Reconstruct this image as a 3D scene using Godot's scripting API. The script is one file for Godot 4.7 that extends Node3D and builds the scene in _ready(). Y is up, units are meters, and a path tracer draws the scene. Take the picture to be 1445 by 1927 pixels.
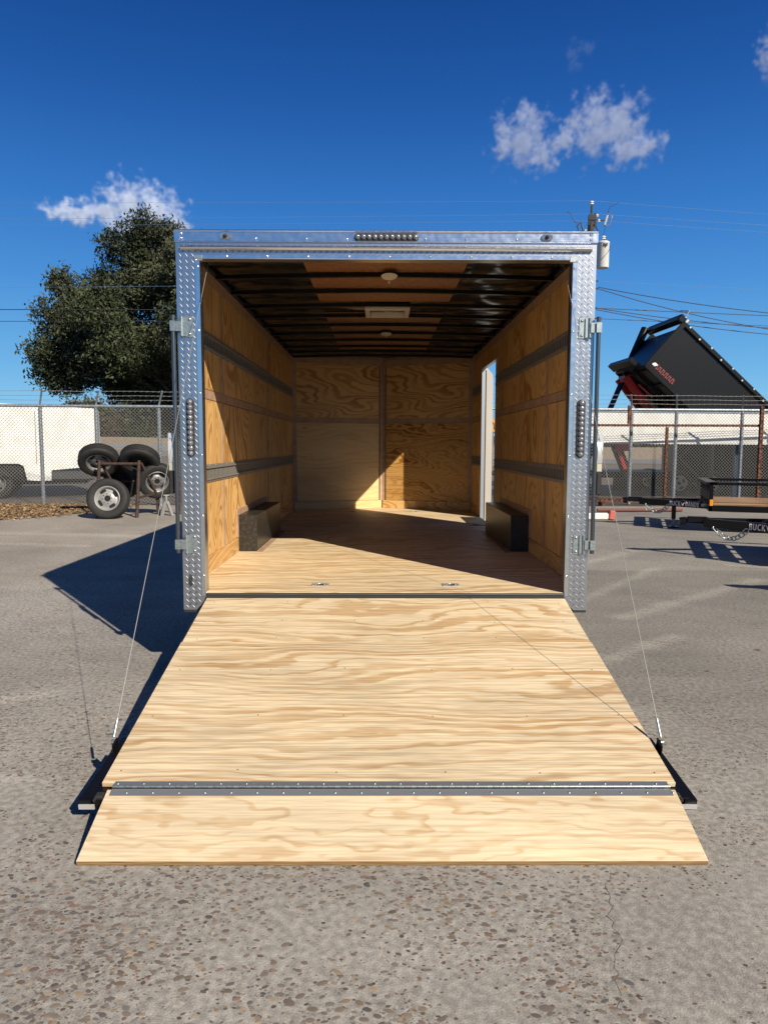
extends Node3D

const F := 0.553          # height of the cargo trailer's floor
const SUN := Vector3(-0.73, -0.78, -1.0)
var rng := RandomNumberGenerator.new()
var M := {}               # materials

# ---------------------------------------------------------------- mesh building
class MB:
	var P := PackedVector3Array()
	var N := PackedVector3Array()
	var U := PackedVector2Array()
	var C := PackedColorArray()
	var us := Vector2.ONE
	var uo := Vector2.ZERO
	var swap := false
	var col := Color.WHITE

	func uv(p: Vector3, n: Vector3) -> Vector2:
		var a := n.abs()
		var q := Vector2(p.x, p.y)
		if a.x > a.y and a.x > a.z: q = Vector2(p.z, p.y)
		elif a.y > a.z: q = Vector2(p.x, p.z)
		if swap: q = Vector2(q.y, q.x)
		return q * us + uo

	func face(p: Array, out: Vector3) -> void:
		var n: Vector3 = (p[1] - p[0]).cross(p[2] - p[0])
		if n.length() < 1e-14 and p.size() > 3: n = (p[2] - p[0]).cross(p[3] - p[0])
		if n.dot(out) < 0.0:
			p = p.duplicate(); p.reverse(); n = -n
		n = n.normalized()
		for i in range(1, p.size() - 1):
			for q in [p[0], p[i + 1], p[i]]:
				P.append(q); N.append(n); U.append(uv(q, n)); C.append(col)

	func tri(a: Vector3, b: Vector3, c: Vector3, na: Vector3, nb: Vector3, nc: Vector3, ua := Vector2.ZERO, ub := Vector2.ZERO, uc := Vector2.ZERO) -> void:
		if (b - a).cross(c - a).dot(na + nb + nc) > 0.0:
			var t := b; b = c; c = t
			t = nb; nb = nc; nc = t
			var w := ub; ub = uc; uc = w
		P.append(a); P.append(b); P.append(c)
		N.append(na); N.append(nb); N.append(nc)
		U.append(ua); U.append(ub); U.append(uc)
		C.append(col); C.append(col); C.append(col)

	func box(c: Vector3, s: Vector3, b := Basis(), ch := 0.0) -> MB:
		var h := s * 0.5
		ch = minf(ch, minf(h.x, minf(h.y, h.z)) * 0.9)
		for ax in 3:
			var a1 := (ax + 1) % 3
			var a2 := (ax + 2) % 3
			for sg in [-1.0, 1.0]:
				var f := []
				for q in [[-1, -1], [1, -1], [1, 1], [-1, 1]]:
					var v := Vector3.ZERO
					v[ax] = sg * h[ax]; v[a1] = q[0] * (h[a1] - ch); v[a2] = q[1] * (h[a2] - ch)
					f.append(c + b * v)
				var o := Vector3.ZERO
				o[ax] = sg
				face(f, b * o)
				if ch > 0.0:
					for s2 in [-1.0, 1.0]:      # edge between face ax and face a1
						var e := []
						for k in [-1.0, 1.0]:
							var v := Vector3.ZERO
							v[ax] = sg * h[ax]; v[a1] = s2 * (h[a1] - ch); v[a2] = k * (h[a2] - ch)
							e.append(c + b * v)
						for k in [1.0, -1.0]:
							var v := Vector3.ZERO
							v[ax] = sg * (h[ax] - ch); v[a1] = s2 * h[a1]; v[a2] = k * (h[a2] - ch)
							e.append(c + b * v)
						var o2 := Vector3.ZERO
						o2[ax] = sg; o2[a1] = s2
						face(e, b * o2)
		if ch > 0.0:
			for x in [-1.0, 1.0]:
				for y in [-1.0, 1.0]:
					for z in [-1.0, 1.0]:
						var f := []
						for ax in 3:
							var v := Vector3(x * (h.x - ch), y * (h.y - ch), z * (h.z - ch))
							v[ax] = [x, y, z][ax] * h[ax]
							f.append(c + b * v)
						face(f, b * Vector3(x, y, z))
		return self

	func bar(a: Vector3, b: Vector3, w: float, h: float, up := Vector3.UP, ch := 0.0) -> MB:
		var z := (b - a).normalized()
		if absf(z.dot(up)) > 0.98: up = Vector3.RIGHT
		var x := up.cross(z).normalized()
		return box((a + b) * 0.5, Vector3(w, h, a.distance_to(b)), Basis(x, z.cross(x), z), ch)

	func tube(pts: Array, r: float, sides := 8, r2 := -1.0, caps := true) -> MB:
		var rings := []
		var m := pts.size()
		var prev := Vector3.ZERO
		for i in m:
			var d: Vector3 = (pts[mini(i + 1, m - 1)] - pts[maxi(i - 1, 0)]).normalized()
			var x: Vector3
			if i == 0:
				x = d.cross(Vector3.UP if absf(d.y) < 0.95 else Vector3.RIGHT).normalized()
			else:
				x = (prev - d * prev.dot(d)).normalized()
			prev = x
			var y := d.cross(x)
			var rr := r if r2 < 0.0 else lerpf(r, r2, float(i) / maxf(1, m - 1))
			var ring := []
			for k in sides + 1:
				var a := TAU * k / sides
				var n: Vector3 = x * cos(a) + y * sin(a)
				ring.append([pts[i] + n * rr, n])
			rings.append(ring)
		for i in m - 1:
			for k in sides:
				var a = rings[i][k]; var b = rings[i][k + 1]; var c = rings[i + 1][k + 1]; var d = rings[i + 1][k]
				tri(a[0], b[0], c[0], a[1], b[1], c[1]); tri(a[0], c[0], d[0], a[1], c[1], d[1])
		if caps:
			for e in [0, m - 1]:
				var f := []
				for k in sides: f.append(rings[e][k][0])
				face(f, pts[e] - pts[1 if e == 0 else m - 2])
		return self

	# profile of (radius, height) turned about the basis' y axis
	func lathe(prof: Array, segs: int, t := Transform3D(), smooth := true) -> MB:
		for i in prof.size() - 1:
			var p: Vector2 = prof[i]; var q: Vector2 = prof[i + 1]
			if p.distance_to(q) < 1e-6: continue
			var d := (q - p).normalized()
			var nn := Vector2(d.y, -d.x)
			var n0 := nn; var n1 := nn
			if smooth:
				if i > 0 and prof[i - 1].distance_to(p) > 1e-6:
					var e: Vector2 = (p - prof[i - 1]).normalized()
					if e.dot(d) > 0.6: n0 = (nn + Vector2(e.y, -e.x)).normalized()
				if i < prof.size() - 2 and prof[i + 2].distance_to(q) > 1e-6:
					var e: Vector2 = (prof[i + 2] - q).normalized()
					if e.dot(d) > 0.6: n1 = (nn + Vector2(e.y, -e.x)).normalized()
			for k in segs:
				var a := TAU * k / segs; var b := TAU * (k + 1) / segs
				var ca := Vector3(cos(a), 0, sin(a)); var cb := Vector3(cos(b), 0, sin(b))
				var A := t * (ca * p.x + Vector3(0, p.y, 0)); var B := t * (cb * p.x + Vector3(0, p.y, 0))
				var Cc := t * (cb * q.x + Vector3(0, q.y, 0)); var D := t * (ca * q.x + Vector3(0, q.y, 0))
				var NA := t.basis * (ca * n0.x + Vector3(0, n0.y, 0)); var NB := t.basis * (cb * n0.x + Vector3(0, n0.y, 0))
				var NC := t.basis * (cb * n1.x + Vector3(0, n1.y, 0)); var ND := t.basis * (ca * n1.x + Vector3(0, n1.y, 0))
				if p.x > 1e-6: tri(A, B, Cc, NA, NB, NC)
				if q.x > 1e-6: tri(A, Cc, D, NA, NC, ND)
		return self

	# polygon in the xy plane of t, from z0 to z1
	func prism(poly: PackedVector2Array, z0: float, z1: float, t := Transform3D()) -> MB:
		var ix := Geometry2D.triangulate_polygon(poly)
		for zz in [[z0, -1.0], [z1, 1.0]]:
			for i in range(0, ix.size(), 3):
				var f := []
				for k in 3: f.append(t * Vector3(poly[ix[i + k]].x, poly[ix[i + k]].y, zz[0]))
				face(f, t.basis * Vector3(0, 0, zz[1] * signf(z1 - z0)))
		var s := -1.0 if Geometry2D.is_polygon_clockwise(poly) else 1.0
		for i in poly.size():
			var a := poly[i]; var b := poly[(i + 1) % poly.size()]
			var o := Vector3(b.y - a.y, a.x - b.x, 0) * s
			face([t * Vector3(a.x, a.y, z0), t * Vector3(b.x, b.y, z0), t * Vector3(b.x, b.y, z1), t * Vector3(a.x, a.y, z1)], t.basis * o)
		return self

	func mesh() -> ArrayMesh:
		var a := []
		a.resize(Mesh.ARRAY_MAX)
		a[Mesh.ARRAY_VERTEX] = P; a[Mesh.ARRAY_NORMAL] = N; a[Mesh.ARRAY_TEX_UV] = U; a[Mesh.ARRAY_COLOR] = C
		var m := ArrayMesh.new()
		m.add_surface_from_arrays(Mesh.PRIMITIVE_TRIANGLES, a)
		return m

# ---------------------------------------------------------------- objects
func obj(called: String, mb, m: Material, parent: Node = self, label := "") -> MeshInstance3D:
	var o := MeshInstance3D.new()
	o.name = called
	o.mesh = mb.mesh() if mb is MB else mb
	o.material_override = m
	parent.add_child(o, true)
	if label: o.set_meta("label", label)
	return o

func tag(o: Node, label: String, category: String, group := "") -> void:
	o.set_meta("label", label); o.set_meta("category", category)
	if group: o.set_meta("group", group)

func struct(called: String, mb, m: Material) -> MeshInstance3D:
	var o := obj(called, mb, m)
	o.set_meta("kind", "structure")
	return o

func thing(called: String, label: String, category: String, at := Vector3.ZERO, turn := 0.0, group := "") -> Node3D:
	var o := Node3D.new()
	o.name = called
	add_child(o, true)
	o.position = at; o.rotation.y = turn
	tag(o, label, category, group)
	return o

func many(called: String, m: Mesh, mat: Material, xf: Array, cols: Array, parent: Node = self) -> MultiMeshInstance3D:
	var mm := MultiMesh.new()
	mm.transform_format = MultiMesh.TRANSFORM_3D
	mm.use_colors = cols.size() > 0
	mm.mesh = m
	mm.instance_count = xf.size()
	for i in xf.size():
		mm.set_instance_transform(i, xf[i])
		if cols.size(): mm.set_instance_color(i, cols[i])
	var o := MultiMeshInstance3D.new()
	o.name = called
	o.multimesh = mm
	o.material_override = mat
	o.set_meta("kind", "stuff")
	parent.add_child(o, true)
	return o

func lin(r: float, g: float, b: float) -> Color:
	return Color(r, g, b).linear_to_srgb()

func mat(c: Color, rough := 0.7, metal := 0.0) -> StandardMaterial3D:
	var m := StandardMaterial3D.new()
	m.albedo_color = c; m.roughness = rough; m.metallic = metal
	return m

func noise(sd: int, freq: float, oct := 3, type := FastNoiseLite.TYPE_SIMPLEX_SMOOTH) -> FastNoiseLite:
	var n := FastNoiseLite.new()
	n.seed = sd; n.frequency = freq; n.noise_type = type
	n.fractal_type = FastNoiseLite.FRACTAL_FBM if oct > 1 else FastNoiseLite.FRACTAL_NONE
	n.fractal_octaves = oct
	return n

func ntex(sd: int, freq: float, oct: int, ramp: Array, size := 512, type := FastNoiseLite.TYPE_SIMPLEX_SMOOTH) -> NoiseTexture2D:
	var t := NoiseTexture2D.new()
	t.width = size; t.height = size; t.seamless = true
	t.noise = noise(sd, freq, oct, type)
	if ramp.size():
		var g := Gradient.new()
		g.offsets = PackedFloat32Array(ramp.map(func(r): return r[0]))
		g.colors = PackedColorArray(ramp.map(func(r): return r[1]))
		t.color_ramp = g
	return t

func tri_map(m: StandardMaterial3D, scale: float) -> void:
	m.uv1_triplanar = true
	m.uv1_scale = Vector3.ONE * scale

# a sheet of rotary-cut plywood, 2.44 m along u and 1.22 m along v
func ply(sd: int, pale: Color, late: Color, across: float, wave: float, rings: float, amount: float, jag := 0.08, fine := 0.07, w := 1024, h := 512) -> ImageTexture:
	var a := noise(sd, 1.0, 2)
	var b := noise(sd + 7, 1.0, 2)
	var c := noise(sd + 13, 1.0, 1)
	var buf := PackedByteArray()
	buf.resize(w * h * 3)
	var knots := []
	var r := RandomNumberGenerator.new()
	r.seed = sd
	for i in 6: knots.append(Vector3(r.randf() * 2.44, r.randf() * 1.22, r.randf_range(0.4, 1.0)))
	var lut := []
	for i in 257: lut.append(int(255.0 * Color(i / 256.0, 0, 0).linear_to_srgb().r))
	var k := 0
	for j in h:
		var v := 1.22 * j / h
		var near := knots.filter(func(q): return absf(v - q.y) < 0.205)
		for i in w:
			var u := 2.44 * i / w
			var a1 := a.get_noise_2d(u * 0.5, v * 1.7)
			var t := v * across + a1 * wave + b.get_noise_2d(u * 3.0, v * 9.0) * jag
			var dark := 1.0
			for q in near:
				var dx: float = (u - q.x) * 2.6
				var dy: float = (v - q.y) * 7.0
				var dd := dx * dx + dy * dy
				if dd < 0.012 and q.z > 0.75: dark = lerpf(0.62, 1.0, dd / 0.012)
				if dd < 2.0: t += q.z * (1.0 - dd * 0.5) * (1.0 - dd * 0.5) * 0.25
			t = (t + c.get_noise_2d(u * 8.0, v * 26.0) * jag * 0.35) * rings
			var f := t - floorf(t)
			var p0 := 0.12 + 0.5 * fposmod(sin(floorf(t) * 12.9898 + sd) * 43758.5453, 1.0)
			var am := amount * (0.72 + 0.75 * b.get_noise_2d(floorf(t) * 3.7, u * 0.8 + v * 1.3))
			var l := smoothstep(p0, p0 + 0.3, f) * (1.0 - smoothstep(0.86, 0.98, f)) * am
			var g := dark + a1 * 0.14 + c.get_noise_2d(u * 1.6, v * 70.0) * fine + c.get_noise_2d(u * 6.0 + 50.0, v * 190.0) * fine * 0.8
			buf[k] = lut[clampi(int(lerpf(pale.r, late.r, l) * g * 256.0), 0, 256)]
			buf[k + 1] = lut[clampi(int(lerpf(pale.g, late.g, l) * g * 256.0), 0, 256)]
			buf[k + 2] = lut[clampi(int(lerpf(pale.b, late.b, l) * g * 256.0), 0, 256)]
			k += 3
	return ImageTexture.create_from_image(Image.create_from_data(w, h, false, Image.FORMAT_RGB8, buf))

func wood(t: Texture2D, rough := 0.55) -> StandardMaterial3D:
	var m := mat(Color.WHITE, rough)
	m.albedo_texture = t
	return m

# ---------------------------------------------------------------- sky
func sky_texture() -> ImageTexture:
	var W := 4096
	var H := 2048
	var stops := [[0.0, [150, 203, 238]], [3.3, [133, 196, 236]], [5.8, [112, 179, 231]], [11.8, [77, 146, 216]], [17.5, [55, 120, 197]], [24.3, [36, 92, 168]], [30.4, [24, 74, 146]], [45.0, [14, 53, 113]], [90.0, [9, 41, 92]]]
	var rows := []
	for j in H:
		var el := 90.0 - 180.0 * (j + 0.5) / H
		var c := Color(0.25, 0.23, 0.2)
		if el > -1.0:
			el = maxf(el, 0.0)
			for i in stops.size() - 1:
				if el <= stops[i + 1][0]:
					var t: float = (el - stops[i][0]) / (stops[i + 1][0] - stops[i][0])
					var p := Color8(stops[i][1][0], stops[i][1][1], stops[i][1][2])
					var q := Color8(stops[i + 1][1][0], stops[i + 1][1][1], stops[i + 1][1][2])
					c = p.lerp(q, t).srgb_to_linear()
					break
		rows.append(c)
	var im := Image.create(W, H, false, Image.FORMAT_RGBF)
	for j in H: im.fill_rect(Rect2i(0, j, W, 1), rows[j])
	var soft := noise(5, 0.55, 6)
	var wisp := noise(9, 1.5, 4)
	var clouds := [
		[0.66, Color(0.42, 0.46, 0.59), [[10.88, 21.96, 2.05, 2.0], [12.36, 20.76, 1.03, 1.14], [13.81, 21.66, 1.71, 0.86], [16.08, 22.27, 2.22, 2.0], [17.77, 22.1, 1.92, 1.9], [18.56, 20.66, 1.92, 1.19], [19.91, 20.83, 1.11, 0.67], [9.7, 21.6, 1.37, 0.86]]],
		[0.88, Color(0.58, 0.64, 0.78), [[-18.83, 17.11, 1.79, 1.62], [-17.0, 16.61, 2.35, 1.62], [-15.81, 15.94, 1.45, 0.86], [-18.51, 15.77, 2.56, 1.05], [-22.09, 16.14, 2.14, 0.71], [-23.49, 15.91, 1.03, 0.48], [-20.67, 16.41, 1.71, 0.67]]],
		[0.10, Color(0.35, 0.42, 0.58), [[14.42, 26.61, 0.5, 1.0], [15.09, 26.93, 0.8, 0.5]]],
		[0.6, Color(0.38, 0.42, 0.55), [[27.6, 24.9, 0.9, 1.3], [28.8, 25.4, 1.3, 1.2], [30.2, 24.6, 1.4, 1.0]]],
	]
	for cl in clouds:
		var box := Rect2(cl[2][0][0], cl[2][0][1], 0, 0)
		for b in cl[2]: box = box.expand(Vector2(b[0] - b[2] * 1.7, b[1] - b[3] * 1.7)).expand(Vector2(b[0] + b[2] * 1.7, b[1] + b[3] * 1.7))
		for j in range(int((90.0 - box.end.y) / 180.0 * H), int((90.0 - box.position.y) / 180.0 * H) + 1):
			var el := 90.0 - 180.0 * (j + 0.5) / H
			for i in range(int((box.position.x / 360.0 + 0.5) * W), int((box.end.x / 360.0 + 0.5) * W) + 1):
				var az := ((i + 0.5) / W - 0.5) * 360.0
				var wx := az + wisp.get_noise_2d(az, el) * 0.55
				var wy := el + wisp.get_noise_2d(az + 40.0, el) * 0.45
				var d := -1.0
				var low := 0.0
				for b in cl[2]:
					var dx: float = (wx - b[0]) / b[2]
					var dy: float = (wy - b[1]) / b[3]
					var q := 1.0 - sqrt(dx * dx + dy * dy)
					if q > d:
						d = q; low = dy
				d = d * 1.05 + soft.get_noise_2d(az * 1.1, el * 1.3) * 0.8 + wisp.get_noise_2d(az * 1.7, el * 2.1) * 0.26 + 0.12
				var al: float = smoothstep(-0.12, 1.0, d) * cl[0]
				if al > 0.002:
					var cc: Color = cl[1] * (1.0 + 0.25 * low + 0.25 * soft.get_noise_2d(az * 2.0 + 9.0, el * 2.0))
					im.set_pixel(posmod(i - W / 2, W), j, rows[j].lerp(cc, al))
	return ImageTexture.create_from_image(im)

# ---------------------------------------------------------------- start
func _ready() -> void:
	rng.seed = 11
	var cam := Camera3D.new()
	cam.name = "camera"
	cam.fov = 71.35
	cam.near = 0.05
	cam.far = 900.0
	add_child(cam)
	cam.position = Vector3(-0.038, 1.495, 4.521)
	cam.rotation = Vector3(-0.0929, -0.0061, 0.0029)
	cam.current = true
	var sun := DirectionalLight3D.new()
	sun.name = "sun"
	sun.light_energy = 1.6
	sun.light_color = Color(1.0, 0.955, 0.88)
	sun.light_angular_distance = 0.5
	sun.shadow_enabled = true
	add_child(sun)
	sun.look_at_from_position(Vector3.ZERO, SUN, Vector3.UP)
	var env := Environment.new()
	var sky := Sky.new()
	var sm := PanoramaSkyMaterial.new()
	sm.panorama = sky_texture()
	sky.sky_material = sm
	env.background_mode = Environment.BG_SKY
	env.sky = sky
	env.tonemap_mode = Environment.TONE_MAPPER_LINEAR
	env.tonemap_exposure = 1.55
	sm.energy_multiplier = 0.645
	env.sdfgi_enabled = true
	env.ssao_enabled = true
	env.ssil_enabled = true
	var we := WorldEnvironment.new()
	we.name = "environment"
	we.environment = env
	add_child(we)
	materials()
	grounds()
	far_things()
	fences()
	cargo_trailer()
	oak()
	tyre_rack()
	van()
	utility_pole()
	gooseneck()
	dump_trailer()
	utility_trailers()
	bits()

func materials() -> void:
	M.plate = mat(Color(0.74, 0.75, 0.77), 0.29, 1.0)
	M.alu = mat(Color(0.86, 0.87, 0.88), 0.28, 1.0)
	M.alu.roughness_texture = ntex(3, 0.02, 4, [[0.0, Color(0.7, 0.7, 0.7)], [1.0, Color(1, 1, 1)]], 256)
	tri_map(M.alu, 3.0)
	M.zinc = mat(Color(0.66, 0.69, 0.69), 0.36, 0.8)
	M.zinc.albedo_texture = ntex(4, 0.03, 3, [[0.2, Color(0.86, 0.88, 0.88)], [0.8, Color(1, 1, 0.99)]], 256)
	tri_map(M.zinc, 5.0)
	M.galv = mat(Color(0.62, 0.65, 0.67), 0.5, 0.55)
	M.galv.albedo_texture = ntex(6, 0.03, 3, [[0.2, Color(0.7, 0.72, 0.74)], [0.8, Color(1, 1, 1)]], 256)
	tri_map(M.galv, 2.0)
	M.wire = mat(lin(0.2025, 0.2025, 0.1958), 0.6, 0.3)
	M.lug = mat(Color(0.54, 0.55, 0.56), 0.46, 1.0)
	M.rod = mat(Color(0.38, 0.40, 0.41), 0.3, 0.9)
	M.black = mat(lin(0.005, 0.005, 0.006), 0.3)
	M.black.metallic_specular = 0.35
	M.blackflat = mat(lin(0.015, 0.015, 0.015), 0.75)
	M.handle = mat(lin(0.50, 0.52, 0.53), 0.32, 0.35)
	M.boxsteel = mat(lin(0.034, 0.032, 0.028), 0.36)
	M.boxsteel.albedo_texture = ntex(16, 0.02, 5, [[0.3, Color(0.72, 0.71, 0.69)], [0.55, Color(0.8, 0.79, 0.77)], [0.8, Color(1, 1, 1)]], 512)
	tri_map(M.boxsteel, 2.6)
	M.roof = mat(lin(0.009, 0.009, 0.009), 0.2)
	M.ring = mat(lin(0.42, 0.43, 0.44), 0.28, 0.5)
	M.roof.heightmap_enabled = true
	M.roof.heightmap_texture = ntex(8, 0.008, 2, [], 256)
	M.roof.heightmap_scale = 3.0
	tri_map(M.roof, 0.9)
	M.rubber = mat(lin(0.016, 0.016, 0.016), 0.75)
	M.rubber.albedo_texture = ntex(12, 0.02, 4, [[0.2, Color(0.75, 0.72, 0.68)], [0.8, Color(1, 1, 1)]], 256)
	tri_map(M.rubber, 2.0)
	M.rim = mat(lin(0.2541, 0.2541, 0.2495), 0.45, 0.2)
	M.dark = mat(lin(0.006, 0.006, 0.006), 0.9)
	M.white = mat(lin(0.64, 0.64, 0.624), 0.4)
	M.white.albedo_texture = ntex(14, 0.012, 4, [[0.25, Color(0.96, 0.955, 0.94)], [0.6, Color(1, 1, 1)]], 512)
	tri_map(M.white, 0.3)
	M.cream = mat(lin(0.499, 0.4536, 0.381), 0.45)
	M.red = mat(lin(0.336, 0.012, 0.0096), 0.4)
	M.amber = mat(lin(0.68, 0.24, 0.008), 0.3)
	M.yellow = mat(lin(0.64, 0.288, 0.008), 0.5)
	M.letter = mat(lin(0.6531, 0.5624, 0.5987), 0.5)
	M.lens = mat(Color(0.50, 0.51, 0.54), 0.12, 0.5)
	M.plastic = mat(lin(0.5624, 0.5262, 0.4536), 0.4)
	M.etrack = mat(lin(0.21, 0.20, 0.18), 0.45, 0.2)
	M.trim = mat(lin(0.40, 0.265, 0.175), 0.6)
	M.trim.albedo_texture = ntex(17, 0.015, 3, [[0.2, Color(0.9, 0.88, 0.86)], [0.8, Color(1, 1, 1)]], 256)
	tri_map(M.trim, 2.0)
	M.luan = mat(lin(0.2722, 0.1225, 0.0499), 0.5)
	M.luan.albedo_texture = ntex(19, 0.02, 4, [[0.2, Color(0.85, 0.82, 0.78)], [0.8, Color(1, 1, 1)]], 512)
	M.luan.uv1_triplanar = true
	M.luan.uv1_scale = Vector3(3.0, 1.0, 0.6)
	M.edge = mat(lin(0.3629, 0.2358, 0.1134), 0.7)
	M.edge.albedo_texture = ntex(20, 0.03, 3, [[0.3, Color(0.7, 0.62, 0.52)], [0.7, Color(1, 1, 1)]], 256)
	M.edge.uv1_triplanar = true
	M.edge.uv1_scale = Vector3(0.6, 45.0, 45.0)
	M.rust = mat(lin(0.136, 0.044, 0.0176), 0.85)
	M.rust.albedo_texture = ntex(21, 0.02, 4, [[0.3, Color(0.35, 0.33, 0.33)], [0.65, Color(1, 1, 1)]], 256)
	tri_map(M.rust, 2.0)
	M.brownpipe = mat(lin(0.056, 0.04, 0.032), 0.8)
	M.brownpipe.albedo_texture = ntex(22, 0.02, 4, [[0.3, Color(0.6, 0.6, 0.6)], [0.7, Color(1.0, 0.8, 0.7)]], 256)
	tri_map(M.brownpipe, 3.0)
	M.deck = mat(lin(0.3266, 0.2041, 0.1089), 0.8)
	M.deck.albedo_texture = ntex(23, 0.02, 4, [[0.3, Color(0.75, 0.7, 0.65)], [0.7, Color(1, 1, 1)]], 256)
	M.deck.uv1_triplanar = true
	M.deck.uv1_scale = Vector3(0.3, 3.0, 3.0)
	# plywood
	var pale := Color(0.65, 0.52, 0.335)
	var late := Color(0.49, 0.325, 0.165)
	M.floor_ply = []
	M.floor_ply.append(wood(ply(31, pale, late, 1.9, 0.34, 6.5, 1.0, 0.05, 0.20), 0.55))
	M.floor_ply.append(wood(ply(36, pale, late, 2.3, 0.26, 8.0, 1.0, 0.035, 0.22), 0.55))
	M.floor_ply.append(wood(ply(41, pale, late, 2.0, 0.30, 7.0, 1.0, 0.05, 0.20), 0.55))
	M.ramp_ply = []
	for m in M.floor_ply:
		var q: StandardMaterial3D = m.duplicate()
		q.albedo_color = lin(0.86, 0.87, 0.89)
		M.ramp_ply.append(q)
	var wp := Color(0.59, 0.365, 0.14)
	var wl := Color(0.34, 0.165, 0.042)
	M.wall_ply = []
	for i in 3: M.wall_ply.append(wood(ply(71 + i * 5, wp, wl, 0.35, 0.8, 9.0, 1.0, 0.03, 0.08), 0.5))
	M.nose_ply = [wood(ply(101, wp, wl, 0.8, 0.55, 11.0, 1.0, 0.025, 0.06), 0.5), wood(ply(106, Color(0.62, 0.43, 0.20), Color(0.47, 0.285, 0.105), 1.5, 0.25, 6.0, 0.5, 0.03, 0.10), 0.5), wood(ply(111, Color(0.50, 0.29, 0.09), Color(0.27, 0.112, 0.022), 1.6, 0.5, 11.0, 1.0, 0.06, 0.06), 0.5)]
	# concrete
	var c := mat(Color(1, 1, 1), 0.88)
	c.vertex_color_use_as_albedo = true
	c.albedo_texture = aggregate()
	c.heightmap_enabled = true
	c.heightmap_texture = ntex(42, 0.22, 4, [], 2048)
	c.heightmap_scale = 0.10
	tri_map(c, 0.25)
	c.uv1_world_triplanar = true
	M.concrete = c

# worn concrete, 4 m a side: cement with small stones of many sizes
func aggregate() -> ImageTexture:
	var S := 2048
	var im := noise(41, 0.05, 5).get_seamless_image(S, S)
	im.convert(Image.FORMAT_RGB8)
	var fine := noise(43, 0.35, 3).get_seamless_image(S, S)
	var da := im.get_data()
	var db := fine.get_data()
	var lut := PackedByteArray()
	for i in 512: lut.append(int(clampf(188.0 + (i - 255) * 0.26, 120.0, 255.0)))
	for i in S * S:
		var v := lut[da[i * 3] + db[i]]
		da[i * 3] = v; da[i * 3 + 1] = v - 2; da[i * 3 + 2] = v - 5
	im = Image.create_from_data(S, S, false, Image.FORMAT_RGB8, da)
	var r := RandomNumberGenerator.new()
	r.seed = 77
	var pal := [Color8(122, 104, 86), Color8(108, 96, 84), Color8(134, 116, 98), Color8(126, 122, 116), Color8(130, 98, 80), Color8(92, 90, 90), Color8(166, 142, 112), Color8(216, 210, 200), Color8(100, 84, 70)]
	var clump := noise(44, 0.004, 3)
	for k in 70000:
		var x := r.randi() % S
		var y := r.randi() % S
		if clump.get_noise_2d(x, y) * 1.3 + 0.35 < r.randf(): continue
		var a := 0.7 + 3.2 * pow(r.randf(), 3.0)
		var e := a * r.randf_range(0.5, 0.9)
		var t := r.randf_range(-0.6, 0.6)
		var ct := cos(t); var st := sin(t)
		var col: Color = pal[r.randi() % pal.size()]
		var n := int(ceil(a))
		for j in range(-n, n + 1):
			for i in range(-n, n + 1):
				var u := (i * ct + j * st) / a
				var v := (j * ct - i * st) / e
				if u * u + v * v <= 1.0: im.set_pixel(posmod(x + i, S), posmod(y + j, S), col)
	return ImageTexture.create_from_image(im)

func height(x: float, z: float) -> float:
	return 0.95 * clampf((-z - 16.0) / 60.0, 0.0, 1.0) * clampf((12.0 - x) / 40.0, 0.0, 1.0)

func grid(xs: Array, zs: Array, lift: float, tint: Callable) -> MB:
	var m := MB.new()
	var g := []
	for z in zs:
		var row := []
		for x in xs:
			row.append([Vector3(x, height(x, z) + lift, z), tint.call(x, z)])
		g.append(row)
	for j in zs.size() - 1:
		for i in xs.size() - 1:
			for t in [[[0, 0], [1, 0], [1, 1]], [[0, 0], [1, 1], [0, 1]]]:
				var q := []
				for k in t: q.append(g[j + k[1]][i + k[0]])
				var n: Vector3 = (q[1][0] - q[0][0]).cross(q[2][0] - q[0][0])
				if n.y < 0.0:
					var w = q[1]; q[1] = q[2]; q[2] = w
					n = -n
				n = n.normalized()
				for k in [0, 2, 1]:
					m.P.append(q[k][0]); m.N.append(n); m.U.append(Vector2(q[k][0].x, q[k][0].z)); m.C.append(q[k][1])
	return m

func span(a: float, b: float, d: float) -> Array:
	var r := []
	var n := int(ceil(absf(b - a) / d))
	for i in n + 1: r.append(lerpf(a, b, float(i) / n))
	return r

func seg_dist(p: Vector2, a: Vector2, b: Vector2) -> float:
	return p.distance_to(Geometry2D.get_closest_point_to_segment(p, a, b))

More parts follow.
